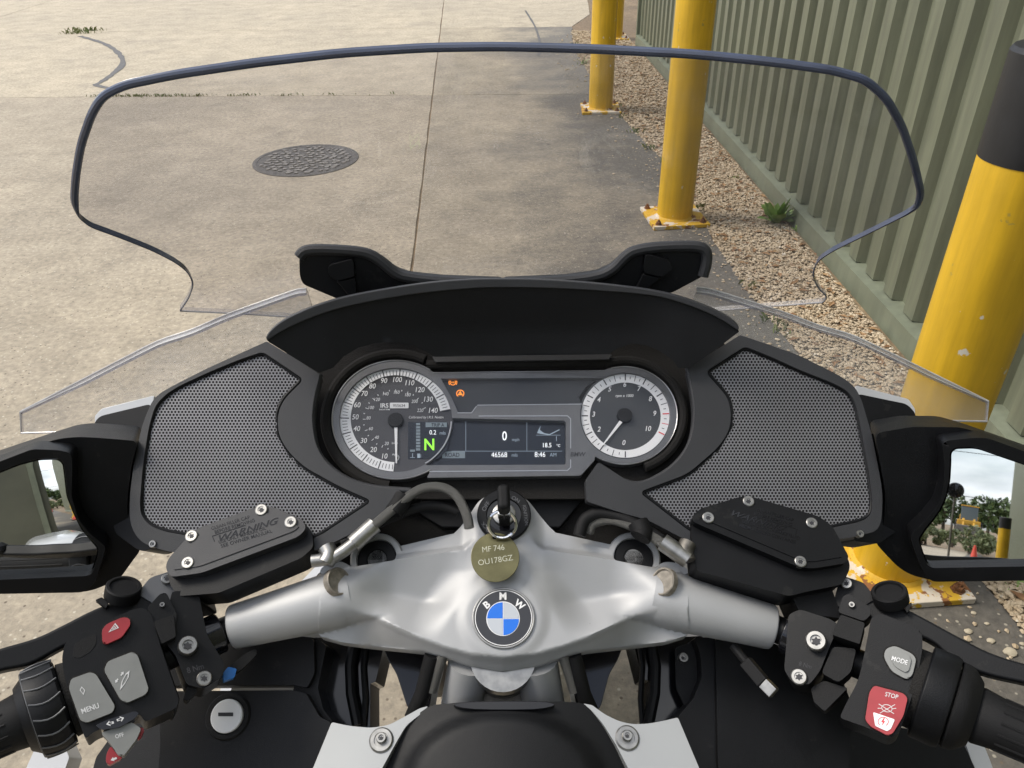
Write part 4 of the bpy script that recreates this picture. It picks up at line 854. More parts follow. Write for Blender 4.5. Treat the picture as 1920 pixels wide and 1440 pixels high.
# ---- hoses
S_HZ = S_YO.off(0.004)
def hose(pts, r, m, name, offs_=None):
    P = spl(pts, 6, False); n_ = len(P); q = MB()
    q.tube([S_HZ.hit(x, y, (offs_(i/(n_-1)) if offs_ else 0.0)) for i, (x, y) in enumerate(P)], r, 12); return q.build(name, m, bike)
h1 = hose([(880, 990), (874, 963), (856, 930), (828, 914), (793, 916), (760, 935), (727, 963), (700, 986)], 0.0047, M['braid'], 'brake_hose', lambda t: 0.018+0.006*t)
h2 = hose([(702, 984), (680, 1004), (662, 1020)], 0.0085, M['steel'], 'hose_fitting', lambda t: 0.02)
hose([(664, 1018), (640, 1036), (618, 1047), (585, 1052)], 0.0060, M['steel'], 'hose_pipe', lambda t: 0.02)
hose([(756, 930), (748, 946), (738, 962)], 0.0095, M['black_soft'], 'hose_clip', lambda t: 0.018)
hose([(860, 960), (830, 950), (790, 950), (740, 968), (690, 992), (640, 1020)], 0.0048, M['black_soft'], 'wiring_loom', lambda t: 0.002+0.008*t)
hose([(612, 1026), (618, 1040), (610, 1056)], 0.0080, M['steel'], 'banjo_bolt', lambda t: 0.02)
hose([(1086, 1004), (1093, 980), (1106, 968), (1130, 962), (1164, 970), (1204, 990), (1240, 1014)], 0.0062, M['black_soft'], 'wiring_loom', lambda t: 0.004+0.012*t)
hose([(1104, 998), (1112, 982), (1140, 974), (1170, 980), (1206, 996), (1246, 1022)], 0.0050, M['braid'], 'brake_hose', lambda t: 0.0+0.02*t)
hose([(1242, 1016), (1268, 1034), (1290, 1050)], 0.0085, M['steel'], 'hose_fitting', lambda t: 0.02)
hose([(1196, 980), (1204, 998), (1200, 1008)], 0.0100, M['black_soft'], 'hose_clip', lambda t: 0.018)
hose([(1290, 1018), (1284, 1034), (1288, 1052)], 0.0080, M['steel_dull'], 'banjo_bolt', lambda t: 0.02)
MB().prism([(600, 905), (1300, 900), (1262, 1070), (640, 1075)], S_FA, 0.01, off=-0.055).build('dark_backing', M['void'], bike)  # added dark sheet; gives the gaps under the cluster their darkness
# tray below the cluster
MB().prism([(800, 912), (1090, 909), (1092, 940), (1050, 990), (830, 990), (780, 960)], S_CL, 0.02, off=-0.03).build('cluster_tray', M['black'], bike, bev=0.002)
MB().prism([(860, 914), (1088, 911), (1088, 925), (862, 928)], S_CL, 0.01, off=-0.014).build('tray_lip', M['panel'], bike, bev=0.001)
for s_ in (-1, 1):
    pass

# ---- mirrors: real mirrors, each plane turned so that it looks back past the rider
def mirror_plane(px, py, Y, r):
    d = ray(px, py); p = CAM+d*(Y/d[1]); d = d/np.linalg.norm(d); r = np.array(r, float)/np.linalg.norm(r); return Surf(0, 0, 1, 0, p0=p, n=r-d)
glassL = [(-105, 925), (0, 887), (38, 872), (73, 863), (107, 862), (117, 869), (121, 900), (124, 929), (136, 960), (151, 991), (169, 1013), (183, 1029), (180, 1044), (170, 1074), (160, 1077), (0, 1084), (-95, 1086), (-118, 1040)]
bezL = [(-122, 905), (0, 865), (60, 842), (111, 844), (134, 850), (136, 880), (134, 930), (147, 973), (170, 1002), (191, 1018), (198, 1026), (194, 1046), (178, 1093), (157, 1111), (0, 1114), (-112, 1111), (-138, 1040)]
bodL = [(-112, 896), (0, 858), (67, 836), (107, 823), (144, 819), (189, 821), (259, 827), (248, 867), (239, 933), (239, 973), (247, 998), (263, 1020), (262, 1034), (244, 1058), (227, 1082), (213, 1091), (176, 1106), (156, 1110), (0, 1112), (-110, 1106), (-130, 1040)]
glassR = [(1784, 849), (1792, 842), (1822, 841), (1836, 843), (1876, 857), (1920, 872), (2020, 908), (2036, 1015), (2008, 1058), (1920, 1059), (1751, 1062), (1742, 1059), (1731, 1035), (1725, 1013), (1728, 1006), (1738, 991), (1753, 973), (1767, 953), (1776, 931), (1782, 902), (1784, 869)]
bezR = [(1766, 832), (1776, 826), (1822, 821), (1851, 821), (1920, 846), (2035, 888), (2056, 1015), (2030, 1086), (1920, 1089), (1751, 1091), (1738, 1084), (1724, 1058), (1708, 1012), (1709, 1001), (1738, 974), (1760, 947), (1769, 913), (1771, 869)]
bodR = [(1641, 812), (1711, 800), (1800, 801), (1851, 815), (1920, 839), (2030, 878), (2048, 1015), (2026, 1082), (1751, 1089), (1707, 1078), (1682, 1062), (1651, 1029), (1641, 1016), (1650, 998), (1658, 976), (1660, 930), (1656, 899)]
armL = [(200, 826), (275, 826), (290, 900), (290, 1010), (285, 1030), (262, 1034), (215, 1000), (200, 900)]
armR = [(1690, 812), (1630, 812), (1610, 900), (1605, 1000), (1600, 1014), (1648, 1020), (1690, 990)]
for a in (armL, armR): MB().prism(rnd(a, 10, 3), S_FA, 0.05, off=-0.022).build('mirror_arm', M['black'], bike, bev=0.006, seg=3)
for gl_, bz, bd, S_ in ((glassL, bezL, bodL, mirror_plane(60, 970, 0.53, (-0.02, -1, -0.05))), (glassR, bezR, bodR, mirror_plane(1800, 983, 0.51, (0.0, -1, 0.0)))):
    g_, b_, o_ = rnd(gl_, 8, 4), rnd(bz, 10, 4), rnd(bd, 14, 4)
    body = MB().prism(o_, S_, 0.075, off=-0.018, taper=0.12).build('wing_mirror', M['black'], bike, bev=0.012, seg=4, ang=40)
    MB().prism([b_, inset(g_, -3)], S_, 0.024, off=0.004).build('mirror_bezel', M['black'], body, bev=0.004, seg=3)
    MB().prism(inset(g_, -6), S_, 0.003, off=-0.008).build('mirror_backing', M['gloss_black'], body)
    cg = S_.hit(35, 980) if gl_ is glassL else None
    MB().prism(g_, S_, 0.003, off=-0.004, grid=12 if gl_ is glassL else 0, hf=(lambda x, y: -np.sum((S_.hit(x, y)-cg)**2)/(2*1.1)) if gl_ is glassL else None).build('mirror_glass', M['mirror'], body)

# ---- tank cover, silver cheeks, black side panels below the bars
S_TK = Surf(CX, 1400, 0.375, 72)
def tank_h(x, y):
    u = (x-CX)/1.0; e = 0
    r = math.hypot(u/190.0, (y-1470)/138.0); return 0.012*(1-sst(0.86, 1.04, r)) - 0.028*(abs(u)/260.0)**2
MB().prism(spl([(802, 1326), (840, 1319), (880, 1316), (943, 1314), (1010, 1315), (1060, 1316), (1094, 1320), (1112, 1336), (1132, 1362), (1156, 1398), (1180, 1445), (1200, 1520), (1205, 1580), (940, 1590), (680, 1580), (690, 1520), (712, 1445), (740, 1393), (762, 1360)], 3), S_TK, 0.03, grid=12, hf=tank_h).build('tank_cover', M['hood'], bike, bev=0.003, seg=2, ang=50)
MB().prism(spl([(850, 1322), (880, 1316), (1010, 1315), (1040, 1322), (1000, 1330), (890, 1330)], 3), S_TK, 0.02, off=0.004).build('tank_cowl', M['gloss_black'], bike, bev=0.002)
S_CK = S_TK.off(-0.010)
cheL = [(622, 1354, 4), (655, 1361, 10), (697, 1365, 14), (730, 1359, 10), (762, 1342, 10), (787, 1328, 4), (802, 1324, 2), (796, 1333, 2), (762, 1360, 8), (744, 1390, 8), (714, 1445, 8), (690, 1530, 2), (540, 1530, 2), (587, 1440, 8)]
cheR = [(1094, 1319, 2), (1110, 1322, 3), (1135, 1340, 10), (1160, 1352, 10), (1185, 1358, 12), (1215, 1357, 12), (1247, 1351, 10), (1271, 1345, 4), (1311, 1440, 8), (1350, 1530, 2), (1205, 1530, 2), (1180, 1445, 8), (1155, 1396, 8), (1131, 1358, 8), (1110, 1333, 4)]
for c, (x, y) in ((cheL, (715, 1388)), (cheR, (1176, 1384))):
    o = MB().prism(rnd(c, 8, 4), S_CK, 0.012).build('tank_cheek', M['silverpaint'], bike, bev=0.002, seg=3)
    p = S_CK.hit(x, y); MB().lathe(p-S_CK.n*0.002, S_CK.n, [(0, 0.0105), (0.0030, 0.0105), (0.0042, 0.0092), (0.0042, 0.0062), (0.0030, 0.006)], 28).build('washer', M['steel'], o)
    screw(x, y-4, S_CK, 9.5, 0.004, 'cheek_bolt', o, hgt=0.0025)
S_SB = Surf(CX, 1300, 0.455, 60)
sideL1 = [(455, 1190), (555, 1192), (588, 1198), (590, 1262), (576, 1290), (548, 1284), (300, 1286), (300, 1230)]
sideL2 = [(300, 1296), (548, 1294), (574, 1300), (600, 1345), (621, 1354), (587, 1440), (545, 1530), (290, 1530), (300, 1400)]
sideL3 = [(556, 1192), (592, 1196), (612, 1210), (596, 1290), (606, 1330), (624, 1352), (590, 1440), (548, 1530), (540, 1530), (552, 1400), (548, 1300), (552, 1285)]
sideR1 = [(1302, 1194), (1342, 1196), (1344, 1330), (1348, 1445), (1352, 1530), (1345, 1530), (1311, 1440), (1271, 1344), (1300, 1310), (1316, 1270), (1314, 1230)]
sideR2 = [(1342, 1196), (1450, 1206), (1570, 1250), (1605, 1340), (1594, 1380), (1590, 1530), (1352, 1530), (1346, 1420)]
MB().prism(rnd(sideL1, 6, 3), S_SB, 0.03, off=-0.004).build('side_panel', M['black'], bike, bev=0.003)
glove = MB().prism(rnd(sideL2, 6, 3), S_SB, 0.03, off=0.0).build('glovebox_lid', M['black'], bike, bev=0.003)
MB().prism(rnd(sideL3, 6, 3), S_SB, 0.05, off=-0.014).build('side_panel', M['black'], bike, bev=0.003)
p = S_SB.hit(428, 1343, 0); n = S_SB.n
MB().lathe(p-n*0.003, n, [(0, 0.0215), (0.004, 0.0215), (0.006, 0.0200), (0.006, 0.0165), (0.004, 0.016)], 36).build('lock_surround', M['black_soft'], glove)
MB().lathe(p-n*0.003, n, [(0, 0.0150), (0.008, 0.0150), (0.0088, 0.0140)], 32).build('lock_barrel', M['ring_white'], glove)
MB().prism(rnd([(409, 1336), (437, 1336), (437, 1343), (409, 1343)], 1), S_SB, 0.0005, off=0.0062).build('keyhole', M['ink_dark'], glove)
MB().prism(rnd(sideR1, 6, 3), S_SB, 0.05, off=-0.010).build('side_panel', M['black'], bike, bev=0.003)
o = MB().prism(rnd(sideR2, 6, 3), S_SB, 0.03, off=-0.002).build('side_panel', M['black'], bike, bev=0.003)
screw(1280, 1234, S_SB, 9, -0.028, 'panel_bolt', o, hgt=0.006)
S_LO = Surf(CX, 1410, 0.50, 62)
for a, b in (([(180, 1420), (230, 1350), (330, 1330), (330, 1530), (150, 1530)], [(40, 1460), (78, 1376), (110, 1374), (130, 1420), (90, 1530), (20, 1530)]),
             ([(1586, 1350), (1800, 1380), (1828, 1440), (1850, 1530), (1586, 1530)], [(1806, 1380), (1838, 1378), (1862, 1440), (1880, 1530), (1846, 1530), (1826, 1440)])):
    MB().prism(rnd(a, 6, 3), S_LO, 0.03).build('knee_panel', M['black'], bike, bev=0.003)
    MB().prism(rnd(b, 4, 3), S_LO, 0.03, off=-0.004).build('fairing_edge', M['white'], bike, bev=0.003)
# inner dark ducts either side of the forks
S_IN = S_SB.off(-0.05)
for pts in ([(588, 1195), (722, 1200), (716, 1228), (704, 1279), (694, 1281), (694, 1368), (660, 1366), (620, 1356), (596, 1290)], [(1186, 1200), (1318, 1192), (1322, 1270), (1302, 1330), (1276, 1350), (1218, 1362), (1217, 1276), (1205, 1274), (1190, 1215)]):
    MB().prism(rnd(pts, 4, 2), S_IN, 0.06, off=0.0).build('fork_duct', M['gloss_black'], bike, bev=0.002)
    xs = sum(p[0] for p in pts)/len(pts); s_ = -1 if xs < CX else 1
    MB().tube([S_IN.hit(CX+s_*u, y, 0.006) for u, y in ((278, 1200), (286, 1250), (284, 1300), (272, 1360))], 0.006, 10).build('duct_rib', M['black'], bike)
    MB().tube([S_IN.hit(CX+s_*u, y, 0.004) for u, y in ((255, 1200), (262, 1250), (258, 1310), (262, 1362))], 0.003, 8).build('duct_rib', M['black'], bike)
MB().prism(rnd([(1266, 1214), (1310, 1200), (1318, 1270), (1306, 1310), (1286, 1330), (1268, 1290)], 8, 3), S_IN, 0.004, off=0.02).build('heat_shield', M['hood'], bike, bev=0.001)
# forks, steering head, front wheel and fender
ax = -S_YO.n
forkx = S_YO.hit(707, 1049)[0]
for cx_, cy_ in ((707, 1049), (1188, 1047)):
    p = S_YO.hit(cx_, cy_, -0.02)
    MB().lathe(p, ax, [(0, 0.0205), (0.12, 0.0205), (0.13, 0.026), (0.16, 0.026), (0.30, 0.025), (0.70, 0.023), (0.71, 0.02)], 28).build('fork_leg', M['black'], bike)
p = S_YO.hit(943, 1232, -0.018)
MB().lathe(p, ax, [(0, 0.030), (0.012, 0.031), (0.016, 0.026), (0.024, 0.026), (0.028, 0.030), (0.06, 0.031), (0.12, 0.03)], 32).build('steering_head', M['steel'], bike)
for s in (-1, 1):
    a = S_YO.hit(943+s*62, 1240, -0.03); b = S_YO.hit(943+s*78, 1330, -0.07); c = b+np.array([s*0.02, -0.10, -0.12])
    MB().tube([a+ax*-0.0, (a+b)/2, b, c], 0.020, 20).build('frame_tube', M['silver'], bike)
    a = S_YO.hit(943+s*132, 1228, -0.02); b = S_YO.hit(943+s*150, 1300, -0.04); c = S_YO.hit(943+s*170, 1345, -0.06)
    MB().tube([a, b, c], 0.0075, 12).build('brake_line', M['black_soft'], bike)
    MB().tube([S_YO.hit(943+s*112, 1228, -0.016), S_YO.hit(943+s*124, 1262, -0.028), S_YO.hit(943+s*134, 1296, -0.038)], 0.0050, 12).build('brake_line', M['braid'], bike)
    MB().prism(rnd([(943+s*115, 1225), (943+s*225, 1212), (943+s*214, 1240), (943+s*200, 1262), (943+s*182, 1330), (943+s*140, 1340), (943+s*130, 1280)], 10, 3) if s > 0 else rnd([(943+s*115, 1225), (943+s*225, 1212), (943+s*214, 1240), (943+s*200, 1262), (943+s*178, 1330), (943+s*140, 1340), (943+s*130, 1280)], 10, 3), S_YO, 0.05, off=-0.075).build('fork_brace', M['gloss_black'], bike, bev=0.01, seg=4)
MB().prism(spl([(880, 1298), (910, 1290), (943, 1288), (985, 1290), (1010, 1300), (1000, 1322), (890, 1324)], 3), S_YO, 0.02, off=-0.055).build('steering_stop', M['steel_dull'], bike, bev=0.003)
# wheels, body shell, seat, cases: the rest of the machine, out of the frame or seen only in the mirrors
def wheel_(name, y, r, wd):
    q = MB(); n_ = 48; secs = []
    for k in range(n_):
        a = 2*math.pi*k/n_; c = np.array([0, y+math.cos(a)*(r-0.05), r+math.sin(a)*(r-0.05)]); o_ = np.array([0, math.cos(a), math.sin(a)])
        secs.append([c+np.array([math.cos(t)*wd/2, 0, 0])+o_*math.sin(t)*0.05 for t in np.linspace(0, 2*math.pi, 14, endpoint=False)])
    q.loft(secs+[secs[0]], caps=False); t = q.build(name, M['black_soft'], bike)
    q = MB(); q.lathe((-wd*0.45, y, r), (1, 0, 0), [(0, r-0.09), (0.005, r-0.07), (wd*0.9-0.005, r-0.07), (wd*0.9, r-0.09)], 40)
    q.build('wheel_rim', M['steel_dull'], t); return t
wheel_('front_wheel', 0.98, 0.30, 0.115); wheel_('rear_wheel', -0.52, 0.31, 0.17)
def loft_body(name, secs, m, sub=2):
    q = MB(); S3 = []
    for y, hw, zb, zt, ex in secs:
        ring_ = []
        for t in np.linspace(0, 2*math.pi, 24, endpoint=False):
            c, s = math.cos(t), math.sin(t); ring_.append(np.array([hw*math.copysign(abs(c)**ex, c), y, (zb+zt)/2+(zt-zb)/2*math.copysign(abs(s)**ex, s)]))
        S3.append(ring_)
    q.loft(S3); return q.build(name, m, bike, ang=60)
loft_body('front_cowl', [(0.80, 0.16, 0.62, 0.90, 0.7), (0.86, 0.17, 0.58, 0.90, 0.7), (0.95, 0.13, 0.58, 0.90, 0.8), (1.02, 0.08, 0.60, 0.82, 0.9), (1.05, 0.03, 0.64, 0.76, 1)], M['white'])
loft_body('front_fender', [(0.66, 0.05, 0.52, 0.56, 0.8), (0.78, 0.08, 0.60, 0.645, 0.8), (0.98, 0.085, 0.61, 0.655, 0.8), (1.18, 0.07, 0.55, 0.59, 0.8)], M['white'])
loft_body('engine_block', [(-0.25, 0.16, 0.24, 0.62, 0.6), (-0.1, 0.20, 0.2, 0.78, 0.6), (0.25, 0.18, 0.2, 0.80, 0.6), (0.36, 0.12, 0.3, 0.78, 0.6)], M['steel_dull'])
loft_body('fuel_tank', [(-0.02, 0.12, 0.72, 0.86, 0.7), (0.08, 0.17, 0.70, 0.90, 0.7), (0.22, 0.20, 0.68, 0.905, 0.7), (0.33, 0.17, 0.70, 0.885, 0.7), (0.36, 0.15, 0.72, 0.86, 0.8)], M['silverpaint'])
loft_body('seat', [(0.06, 0.09, 0.72, 0.84, 0.8), (-0.08, 0.16, 0.70, 0.83, 0.7), (-0.30, 0.18, 0.70, 0.82, 0.7), (-0.40, 0.17, 0.72, 0.87, 0.7), (-0.70, 0.14, 0.74, 0.89, 0.7), (-0.76, 0.08, 0.78, 0.87, 0.8)], M['black_soft'])
for s in (-1, 1):
    q = MB(); S3 = []
    for y, k in ((-0.42, 0.75), (-0.46, 0.95), (-0.62, 1.0), (-0.86, 0.97), (-0.92, 0.7)):
        S3.append([np.array([s*(0.38+0.14*k*math.copysign(abs(math.cos(t))**0.5, math.cos(t))), y, 0.70+0.22*k*math.copysign(abs(math.sin(t))**0.5, math.sin(t))]) for t in np.linspace(0, 2*math.pi, 28, endpoint=False)])
    q.loft(S3); pn_ = q.build('pannier_case', M['white'], bike, ang=60)
    MB().box((s*0.523, -0.66, 0.70), (0.006, 0.28, 0.02)).build('case_trim', M['black'], pn_, bev=0.002)
    # outer side fairing, a shell of real thickness
    q = MB(); S3 = []
    for z, x, y0, y1 in ((0.40, 0.31, 0.30, 0.66), (0.54, 0.355, 0.25, 0.80), (0.64, 0.37, 0.30, 0.86), (0.70, 0.36, 0.45, 0.86)):
        S3.append([np.array([s*x, y0, z]), np.array([s*(x+0.012), (y0+y1)/2, z]), np.array([s*(x-0.10), y1, z]), np.array([s*(x-0.115), y1, z]), np.array([s*(x-0.002), (y0+y1)/2, z]), np.array([s*(x-0.012), y0, z])])
    q.loft(S3); q.build('side_fairing', M['white'], bike, ang=60)
MB().tube([(-0.10, 0.05, 0.30), (-0.22, -0.02, 0.15), (-0.30, -0.05, 0.012)], 0.014, 12).build('side_stand', M['black'], bike)

# ---- key with its ring and tag
key = empty('ignition_key', tuple(S_YO.hit(945, 972, 0.004)))
tag(key, 'black key with silver collar standing upright in the ignition lock', 'key')
tY = np.array([0, S_YO.n[2], -S_YO.n[1]]); nY = S_YO.n
KM = np.stack([np.array([1.0, 0, 0]), tY, nY], axis=1)
kc = S_YO.hit(946, 974, 0.0)
MB().box(kc+nY*0.018, (0.0105, 0.020, 0.022), KM).build('key_shoulder', M['black_soft'], key, bev=0.002)
MB().box(kc+nY*0.0350, (0.0118, 0.021, 0.012), KM).build('key_collar', M['chrome'], key, bev=0.001)
MB().box(kc+nY*0.0350-tY*0.0104, (0.0012, 0.0012, 0.012), KM).build('collar_seam', M['ink_dark'], key)
MB().box(kc+nY*0.0510, (0.0112, 0.024, 0.020), KM).build('key_head', M['black_soft'], key, bev=0.004, seg=3)
S_TG = S_YO.off(0.016)
tg = empty('key_tag', tuple(S_TG.hit(929, 1045)))
tag(tg, 'round worn brass tag stamped with a key number, on a steel ring', 'key tag')
tc_, tr2 = (928.5, 1045), 45.5
tl = ell(*tc_, tr2, tr2*1.02, 56); hl_ = ell(927, 1008, 3.6, 3.2, 16)
MB().prism([tl, hl_], S_TG, 0.0014).build('tag_disc', M['brass'], tg, bev=0.0004)
text([('MF 746', 925, 1028, 10.5, -7, 0.95), ('OU178GZ', 929, 1050, 10.5, -9, 1.0)], 'tag_lettering', S_TG, 0.0002, M['brass_mark'], tg)
rg = [S_TG.hit(x, y, 0.012+0.008*math.sin(k/40*2*math.pi)) for k, (x, y) in enumerate(ell(941.5, 983, 26, 25, 40))]
MB().tube(rg+[rg[0]], 0.0017, 8).build('split_ring', M['chrome'], tg)

# ================================================================== THE YARD
def nodes(m): m.use_nodes = True; return m.node_tree.nodes, m.node_tree.links
def concrete(name, base, dark, stain, pebble=1.0, stains=0.5, oil=None):
    m = bpy.data.materials.new(name); n, l = nodes(m); b = n['Principled BSDF']; t = n.new('ShaderNodeTexCoord')
    g = n.new('ShaderNodeNewGeometry')
    def noise(sc, det=8, rough=0.6): z = n.new('ShaderNodeTexNoise'); z.inputs['Scale'].default_value = sc; z.inputs['Detail'].default_value = det; z.inputs['Roughness'].default_value = rough; l.new(g.outputs['Position'], z.inputs['Vector']); return z
    def ramp(s, p0, p1, c0=(0, 0, 0), c1=(1, 1, 1)): r = n.new('ShaderNodeValToRGB'); r.color_ramp.elements[0].position = p0; r.color_ramp.elements[1].position = p1; r.color_ramp.elements[0].color = (*c0, 1); r.color_ramp.elements[1].color = (*c1, 1); l.new(s, r.inputs[0]); return r
    def mix(f, a, c, mode='MIX'):
        x = n.new('ShaderNodeMix'); x.data_type = 'RGBA'; x.blend_type = mode
        if isinstance(f, float): x.inputs[0].default_value = f
        else: l.new(f, x.inputs[0])
        for i, v in ((6, a), (7, c)):
            if isinstance(v, tuple): x.inputs[i].default_value = (*v, 1)
            else: l.new(v, x.inputs[i])
        return x.outputs[2]
    c = ramp(noise(1.1).outputs[0], 0.32, 0.68, dark, base).outputs[0]
    c = mix(0.7, c, ramp(noise(4.2, 9, 0.7).outputs[0], 0.34, 0.66, (0.74, 0.73, 0.71), (1.18, 1.17, 1.15)).outputs[0], 'MULTIPLY')
    c = mix(ramp(noise(2.3, 10, 0.72).outputs[0], 0.555, 0.68).outputs[0], c, mix(0.5, c, stain))
    c = mix(ramp(noise(0.55, 10, 0.65).outputs[0], 0.50, 0.66).outputs[0], c, mix(stains, c, stain))
    if oil:                     # years of dirt and drips along the wall side of the yard, patchy
        sp = n.new('ShaderNodeSeparateXYZ'); l.new(g.outputs['Position'], sp.inputs[0])
        mr = n.new('ShaderNodeMapRange'); mr.inputs[1].default_value = -0.5; mr.inputs[2].default_value = 1.1; mr.inputs[3].default_value = -0.22; mr.inputs[4].default_value = 0.26; l.new(sp.outputs[0], mr.inputs[0])
        ad = n.new('ShaderNodeMath'); ad.operation = 'ADD'; l.new(mr.outputs[0], ad.inputs[0]); l.new(noise(0.9, 9, 0.68).outputs[0], ad.inputs[1])
        c = mix(ramp(ad.outputs[0], 0.42, 0.66).outputs[0], c, oil)
    fine = ramp(noise(38, 6, 0.7).outputs[0], 0.32, 0.70, (0.62, 0.62, 0.63), (1.27, 1.25, 1.22)).outputs[0]
    c = mix(0.85, c, fine, 'MULTIPLY')
    v = n.new('ShaderNodeTexVoronoi'); v.inputs['Scale'].default_value = 62; l.new(g.outputs['Position'], v.inputs['Vector'])
    w_ = n.new('ShaderNodeSeparateColor'); l.new(v.outputs['Color'], w_.inputs[0])
    a1 = ramp(v.outputs['Distance'], 0.16, 0.30, (1, 1, 1), (0, 0, 0)); a2 = ramp(w_.outputs[0], 0.76, 0.80)
    mm = n.new('ShaderNodeMath'); mm.operation = 'MULTIPLY'; l.new(a1.outputs[0], mm.inputs[0]); l.new(a2.outputs[0], mm.inputs[1])
    mm2 = n.new('ShaderNodeMath'); mm2.operation = 'MULTIPLY'; mm2.inputs[1].default_value = pebble*0.6; l.new(mm.outputs[0], mm2.inputs[0])
    c = mix(mm2.outputs[0], c, (0.62, 0.57, 0.46))
    a3 = ramp(w_.outputs[1], 0.86, 0.88); m3 = n.new('ShaderNodeMath'); m3.operation = 'MULTIPLY'; l.new(a1.outputs[0], m3.inputs[0]); l.new(a3.outputs[0], m3.inputs[1])
    c = mix(m3.outputs[0], c, (0.14, 0.11, 0.08))
    l.new(c, b.inputs['Base Color']); b.inputs['Roughness'].default_value = 0.85
    bp = n.new('ShaderNodeBump'); bp.inputs['Strength'].default_value = 0.5; bp.inputs['Distance'].default_value = 0.006; l.new(noise(60, 8, 0.7).outputs[0], bp.inputs['Height']); l.new(bp.outputs[0], b.inputs['Normal'])
    return m
M['conc'] = concrete('weathered_concrete', (0.43, 0.372, 0.282), (0.345, 0.302, 0.236), (0.20, 0.175, 0.14), 1.0, 0.55)
M['conc2'] = concrete('pale_concrete', (0.50, 0.435, 0.325), (0.41, 0.36, 0.275), (0.25, 0.222, 0.18), 0.5, 0.4)
M['conc3'] = concrete('stained_concrete', (0.40, 0.348, 0.262), (0.29, 0.254, 0.20), (0.16, 0.145, 0.12), 0.8, 0.5, oil=(0.125, 0.116, 0.102))
M['conc4'] = concrete('pale_stained_concrete', (0.44, 0.38, 0.28), (0.33, 0.29, 0.22), (0.17, 0.15, 0.125), 0.6, 0.5, oil=(0.16, 0.148, 0.128))
M['dirt'] = mat('joint_dirt', (0.06, 0.05, 0.035), 0.95, var=0.4, vs=40, bump=0.6, bs=200)
M['subsoil'] = concrete('gravel_bed', (0.30, 0.22, 0.13), (0.14, 0.10, 0.06), (0.09, 0.06, 0.04), 1.0, 0.6)
M['tar'] = mat('tar_seam', (0.11, 0.105, 0.10), 0.7, var=0.25, vs=30, bump=0.4, bs=150)
q = MB(); s = 400.0; q.add([(-s, -s, -0.007), (s, -s, -0.007), (s, s, -0.007), (-s, s, -0.007)], [(0, 1, 2, 3)])
gnd = q.build('ground', M['subsoil'], closed=False); gnd['kind'] = 'structure'
# concrete slabs, joints running nearly along and across the wall
def gp(X, Y): return (X-0.055*(Y-3.9)*(0.6 if X > -1 else 1.0), Y-0.085*X)
xs_ = [-30, -19, -12.8, -6.6, -0.44]; ys_ = [-34, -26, -18, -10, -3, 0.6, 6.80, 10.25, 16, 23, 32, 45]
yard = empty('yard_paving', (0, 0, 0)); yard['kind'] = 'structure'
def slab(P, m, name='concrete_slab', z=0.0, th=0.028):
    c = np.mean(P, 0); k = 0.004; Q = []
    P2 = []
    for i, p in enumerate(P):
        p = np.array(p); b = np.array(P[(i+1) % len(P)]); m_ = max(1, int(np.linalg.norm(b-p)/0.22)) if -16 < c[1] < 14 and len(P) < 6 else 1
        for j in range(m_): P2.append(p+(b-p)*j/m_+(np.array([random.uniform(-.004, .004), random.uniform(-.004, .004)]) if j else 0))
    for p in P2: d = np.array(c)-np.array(p); Q.append(np.array(p)+np.sign(d)*k*(np.abs(d) > 0.3))
    q = MB(); m_ = len(Q)
    q.add([(x, y, z) for x, y in Q]+[(x, y, z-th) for x, y in Q], [tuple(range(m_)), tuple(range(2*m_-1, m_-1, -1))]+[(i, i+m_, (i+1) % m_+m_, (i+1) % m_) for i in range(m_)])
    return q.build(name, m, yard, bev=0.006, seg=2)
for i in range(len(xs_)-1):
    for j in range(len(ys_)-1):
        x0, x1, y0, y1 = xs_[i], xs_[i+1], ys_[j], ys_[j+1]
        P = [gp(x0, y0), gp(x1, y0), gp(x1, y1), gp(x0, y1)]
        slab(P, M['conc2'] if j >= 6 else M['conc'])
edge = [(1.26, -34), (1.25, -3), (1.25, 0.6), (1.245, 1.2), (1.23, 1.45), (1.17, 2.2), (1.09, 3.0), (1.08, 3.5), (1.10, 4.2), (1.07, 4.9), (0.98, 5.7), (0.93, 6.5), (0.87, 7.6), (0.85, 8.6), (0.95, 10.2), (1.3, 11.2), (1.6, 16), (2.2, 23), (3, 32), (3, 45)]
def ex(Y): return lerp(Y, [(b, a) for a, b in edge])
for j in range(len(ys_)-1):
    y0, y1 = ys_[j], ys_[j+1]; a, d = gp(-0.44, y0), gp(-0.44, y1)
    ya, yb = y0-0.085*ex(y0), y1-0.085*ex(y1); P = [a, (ex(ya), ya)]
    nn = 26 if 0 < y1 < 14 else 6
    for k in range(1, nn): Y = ya+(yb-ya)*k/nn; P.append((ex(Y)+random.uniform(-0.018, 0.018), Y))
    P += [(ex(yb), yb), d]
    slab(P, M['conc2'] if j >= 7 else M['conc4'] if j == 6 else M['conc3'])
